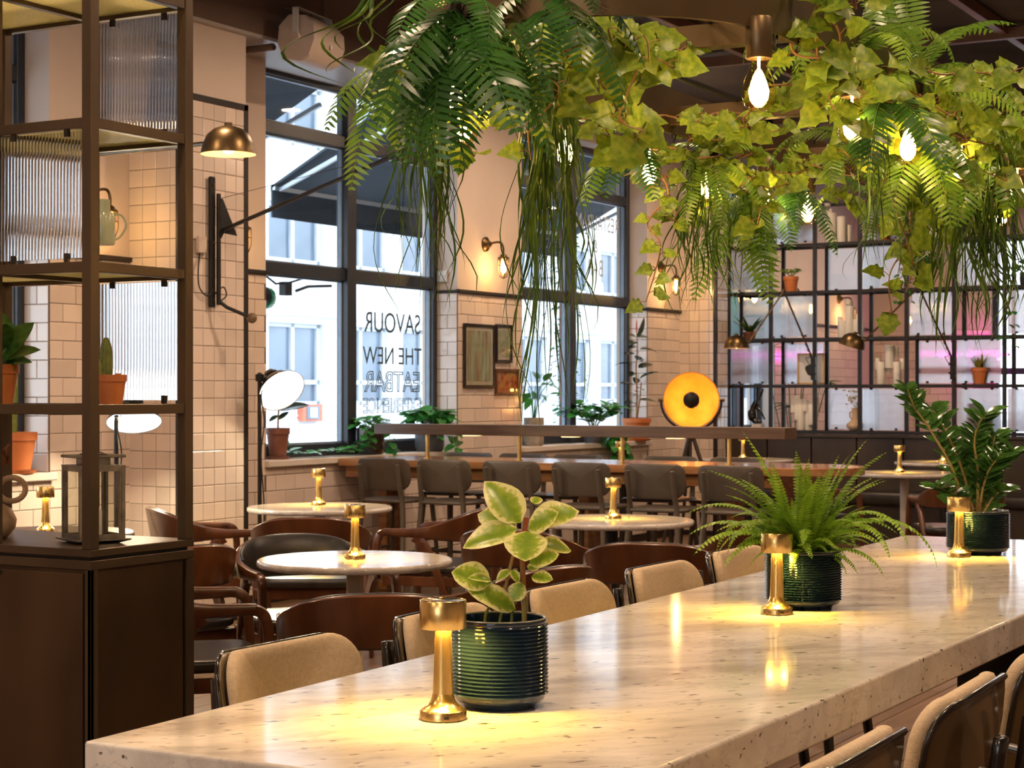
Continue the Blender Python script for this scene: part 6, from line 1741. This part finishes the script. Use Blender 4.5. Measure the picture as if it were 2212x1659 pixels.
def ivy(label, loc, vines, size=.062, step=2):
    """vines: paths in picture-aligned local metres (x right, y away, z up)"""
    t = thing('ivy_vine', label, 'ivy', loc, TH-PI/2, 'ivy on the chandelier')
    j = 0
    for pts in vines:
        path = crom(pts, 5); n_ = len(path)
        b = MB(); b.tube(path, [.0030*(1-.5*i/n_) for i in range(n_)], 6); b.build('stem', M['ivy_stem'], t)
        for i in range(1, n_, step):
            c = Vector(path[i]); a = j*2.4+random.uniform(-.6, .6)
            sd = Vector((math.cos(a), -.35+.6*math.sin(a), random.uniform(-.55, .45))).normalized()
            s_ = size*random.uniform(.65, 1.15)
            p0 = c+sd*s_*.45
            b = MB(); b.tube([c, c+sd*s_*.25+Vector((0, 0, .006)), p0], .0011, 4); pe = b.build('petiole', M['ivy_stem'], t)
            inst('leaf', IVY[j % 5], t, mtx=leaf_mtx(p0, p0+sd*s_+Vector((0, 0, -.25*s_)), (random.uniform(-.5, .5), -.9, random.uniform(.1, .7))))
            j += 1
    return t
def wander(n_, dx, dz, x0=0, z0=0, y0=0, jit=.05):
    out = [(x0, y0, z0)]
    for k in range(n_): out.append((x0+dx*(k+1)/n_+random.uniform(-jit, jit), y0+random.uniform(-jit, jit), z0+dz*(k+1)/n_+random.uniform(-jit, jit)*.6))
    return out
ivy('large pale ivy between the left fern and the near bulb', (3.18, 1.62, 2.09), [wander(4, .10, -.16, 0, .08), wander(4, -.10, -.22, -.02, .03), wander(3, -.16, -.10, -.05, -.02), wander(3, .02, -.22, .05, 0, .04)], .068)
ivy('ivy round the left bulbs beside the long grass', (3.30, 1.98, 2.04), [wander(4, .12, -.14), wander(4, -.16, -.10), wander(3, .05, .08)], .062)
ivy('ivy draped over the near right bulb holder', (3.44, 1.30, 2.12), [wander(4, .14, -.05, 0, .10), wander(4, .10, -.22, .05, .04), wander(4, .18, -.16, 0, 0), wander(3, .04, -.18, .09, .0)], .064)
ivy('golden ivy along the far side of the ring, left part', (4.15, 2.06, 2.09), [wander(6, .40, -.02), wander(4, -.15, -.06)], .056, 2)
ivy('golden ivy along the far side of the ring, middle part', (4.62, 2.05, 2.05), [wander(6, .34, -.02), wander(4, -.16, -.04), wander(5, .25, .05)], .056, 2)
ivy('ivy strand hanging in front of the tiled corner', (4.55, 2.10, 1.98), [wander(5, -.03, -.34, 0, 0, 0, .03), wander(3, .06, -.14)], .046)
ivy('golden ivy along the far side of the ring, right part', (5.18, 2.05, 2.06), [wander(6, .36, -.03), wander(5, -.16, -.08)], .056, 2)
ivy('ivy filling the middle of the ring', (4.05, 1.60, 2.08), [wander(6, .40, -.06), wander(5, .25, .05), wander(4, -.15, -.08)], .060, 2)
ivy('long ivy strand hanging before the upper right of the screen', (4.48, 1.40, 1.99), [wander(6, .02, -.36, 0, 0, 0, .025), wander(4, -.05, -.30, .02, -.10, 0, .025)], .052)
ivy('golden ivy at the right edge of the chandelier', (4.72, 1.30, 2.06), [wander(5, -.25, -.08), wander(5, .15, -.15), wander(5, -.10, -.26), wander(4, .2, .02)], .058)
ivy('ivy at the far end of the ring', (5.82, 1.75, 2.06), [wander(5, -.3, -.05), wander(5, .2, -.10), wander(4, 0, -.2)], .056)
ivy('small ivy tuft under the right bulbs', (4.32, 1.32, 2.0), [wander(4, -.20, -.06), wander(4, .16, -.12)], .054)
ivy('ivy leaf tuft at the far left of the dark fern', (2.95, 1.90, 2.07), [wander(3, -.05, -.10, 0, 0, 0, .02), wander(3, .08, -.2)], .055)

ivy('pale ivy tumbling over the crossbar near the first bulb', (3.36, 1.72, 2.14), [wander(5, .16, -.10), wander(5, .02, -.26, .04), wander(4, .24, -.02)], .066)
ivy('ivy wound along the near side of the ring, right part', (4.02, 1.29, 2.10), [wander(6, .34, .0), wander(5, -.18, -.05), wander(4, .20, -.14)], .060)
ivy('ivy wound along the near side towards the right edge', (4.45, 1.29, 2.09), [wander(6, .30, -.02), wander(5, .16, -.16), wander(4, -.12, .06)], .060)
ivy('ivy under the far middle bulbs, hanging low', (4.86, 2.04, 2.02), [wander(5, .12, -.16), wander(5, -.14, -.12), wander(4, .22, -.05)], .052)
fern('golden-lit sword fern over the middle bulbs of the far side', (4.70, 2.02, 2.06), [(190, 3, .8), (230, 7, .8), (262, 3, .85), (300, 7, .8), (350, 1, .75), (160, 1, .7), (325, 3, .8)], Y_)
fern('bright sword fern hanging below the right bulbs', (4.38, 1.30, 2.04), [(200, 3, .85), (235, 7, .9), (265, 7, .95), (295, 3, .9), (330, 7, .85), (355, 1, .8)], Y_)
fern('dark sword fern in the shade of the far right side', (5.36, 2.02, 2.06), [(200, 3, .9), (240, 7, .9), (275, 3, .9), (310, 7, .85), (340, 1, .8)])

# grass
GS = []
for k in range(6):
    rnd = random.Random(k+40); ph = rnd.uniform(0, 6); am = rnd.uniform(.03, .07); fq = rnd.uniform(7, 14)
    b = MB(); secs = []; n_ = 18
    for i in range(n_+1):
        t = i/n_
        x = .10*(1-math.exp(-4*t))+am*math.sin(fq*t+ph)*t; y = am*.8*math.cos(fq*t*.8+ph)*t; z = .07*math.sin(min(1, t*6)*PI)*(1-t)-t
        w_ = .0042*(.35+.65*math.sin(PI*min(1, t*.85+.1)))*(1 if t < .85 else (1-t)/.15+.05); a = 4*t+ph
        wv = Vector((math.cos(a), math.sin(a), 0))*w_; c = Vector((x, y, z)); nn = Vector((-math.sin(a), math.cos(a), 0))*w_*.35
        secs.append([c-wv, c-nn, c+wv, c+nn])
    b.sweep(secs); GS.append(b.mesh('strand', M['grass'], smooth=60))
def grass(label, loc, n_, L0_, L1_, spread=1.0, az=None):
    t = thing('hanging_grass', label, 'hanging plant', loc, TH-PI/2, 'hanging grass on the chandelier')
    b = MB(); b.lathe([(0, -.02), (.016, -.01), (.018, .01), (0, .02)], 8); b.build('crown', M['grass'], t)
    for k in range(n_):
        a = random.uniform(0, 2*PI) if az is None else random.uniform(*az)
        L_ = random.uniform(L0_, L1_)
        q = random.uniform(.5, 1.3)*spread
        inst('strand', GS[k % 6], t, loc=(random.uniform(-.02, .02), random.uniform(-.02, .02), 0), rot=(0, 0, a), scale=(q, q, L_))
    return t
grass('grassy tuft hanging lowest under the left dark fern', (2.97, 1.88, 2.03), 46, .28, .54, .5)
grass('short grass tuft sprouting left of the dark fern', (2.90, 1.88, 2.17), 6, .14, .20, 1.2, (2.4, 3.9))
grass('longest grassy tuft hanging left of the middle, reaching the plants on the sill', (3.477, 1.875, 2.15), 76, .35, .90, .62)
grass('grassy tuft beneath the left bulb, thin strands', (3.63, 1.94, 2.07), 30, .30, .62, .5)
grass('grassy tuft hanging before the left end of the metal screen', (4.68, 2.04, 2.06), 60, .28, .50, .7)
grass('grassy tuft beside the golden-lit hanging frond', (5.02, 2.04, 2.02), 34, .22, .36, .7)
grass('thin grassy tuft below the dark drooping fern', (3.98, 1.30, 2.0), 12, .26, .40, .5)
grass('dense grassy tuft hanging at the right before the screen', (4.74, 1.32, 2.05), 60, .34, .60, .9)
grass('grassy tuft at the right edge, longest strands', (4.70, 1.22, 2.06), 36, .30, .52, .7)
grass('grassy tuft in the middle right of the ring', (4.36, 1.36, 2.06), 24, .20, .32, .7)
grass('grassy tuft at the far end of the ring', (5.7, 1.7, 2.06), 26, .24, .40, .8)
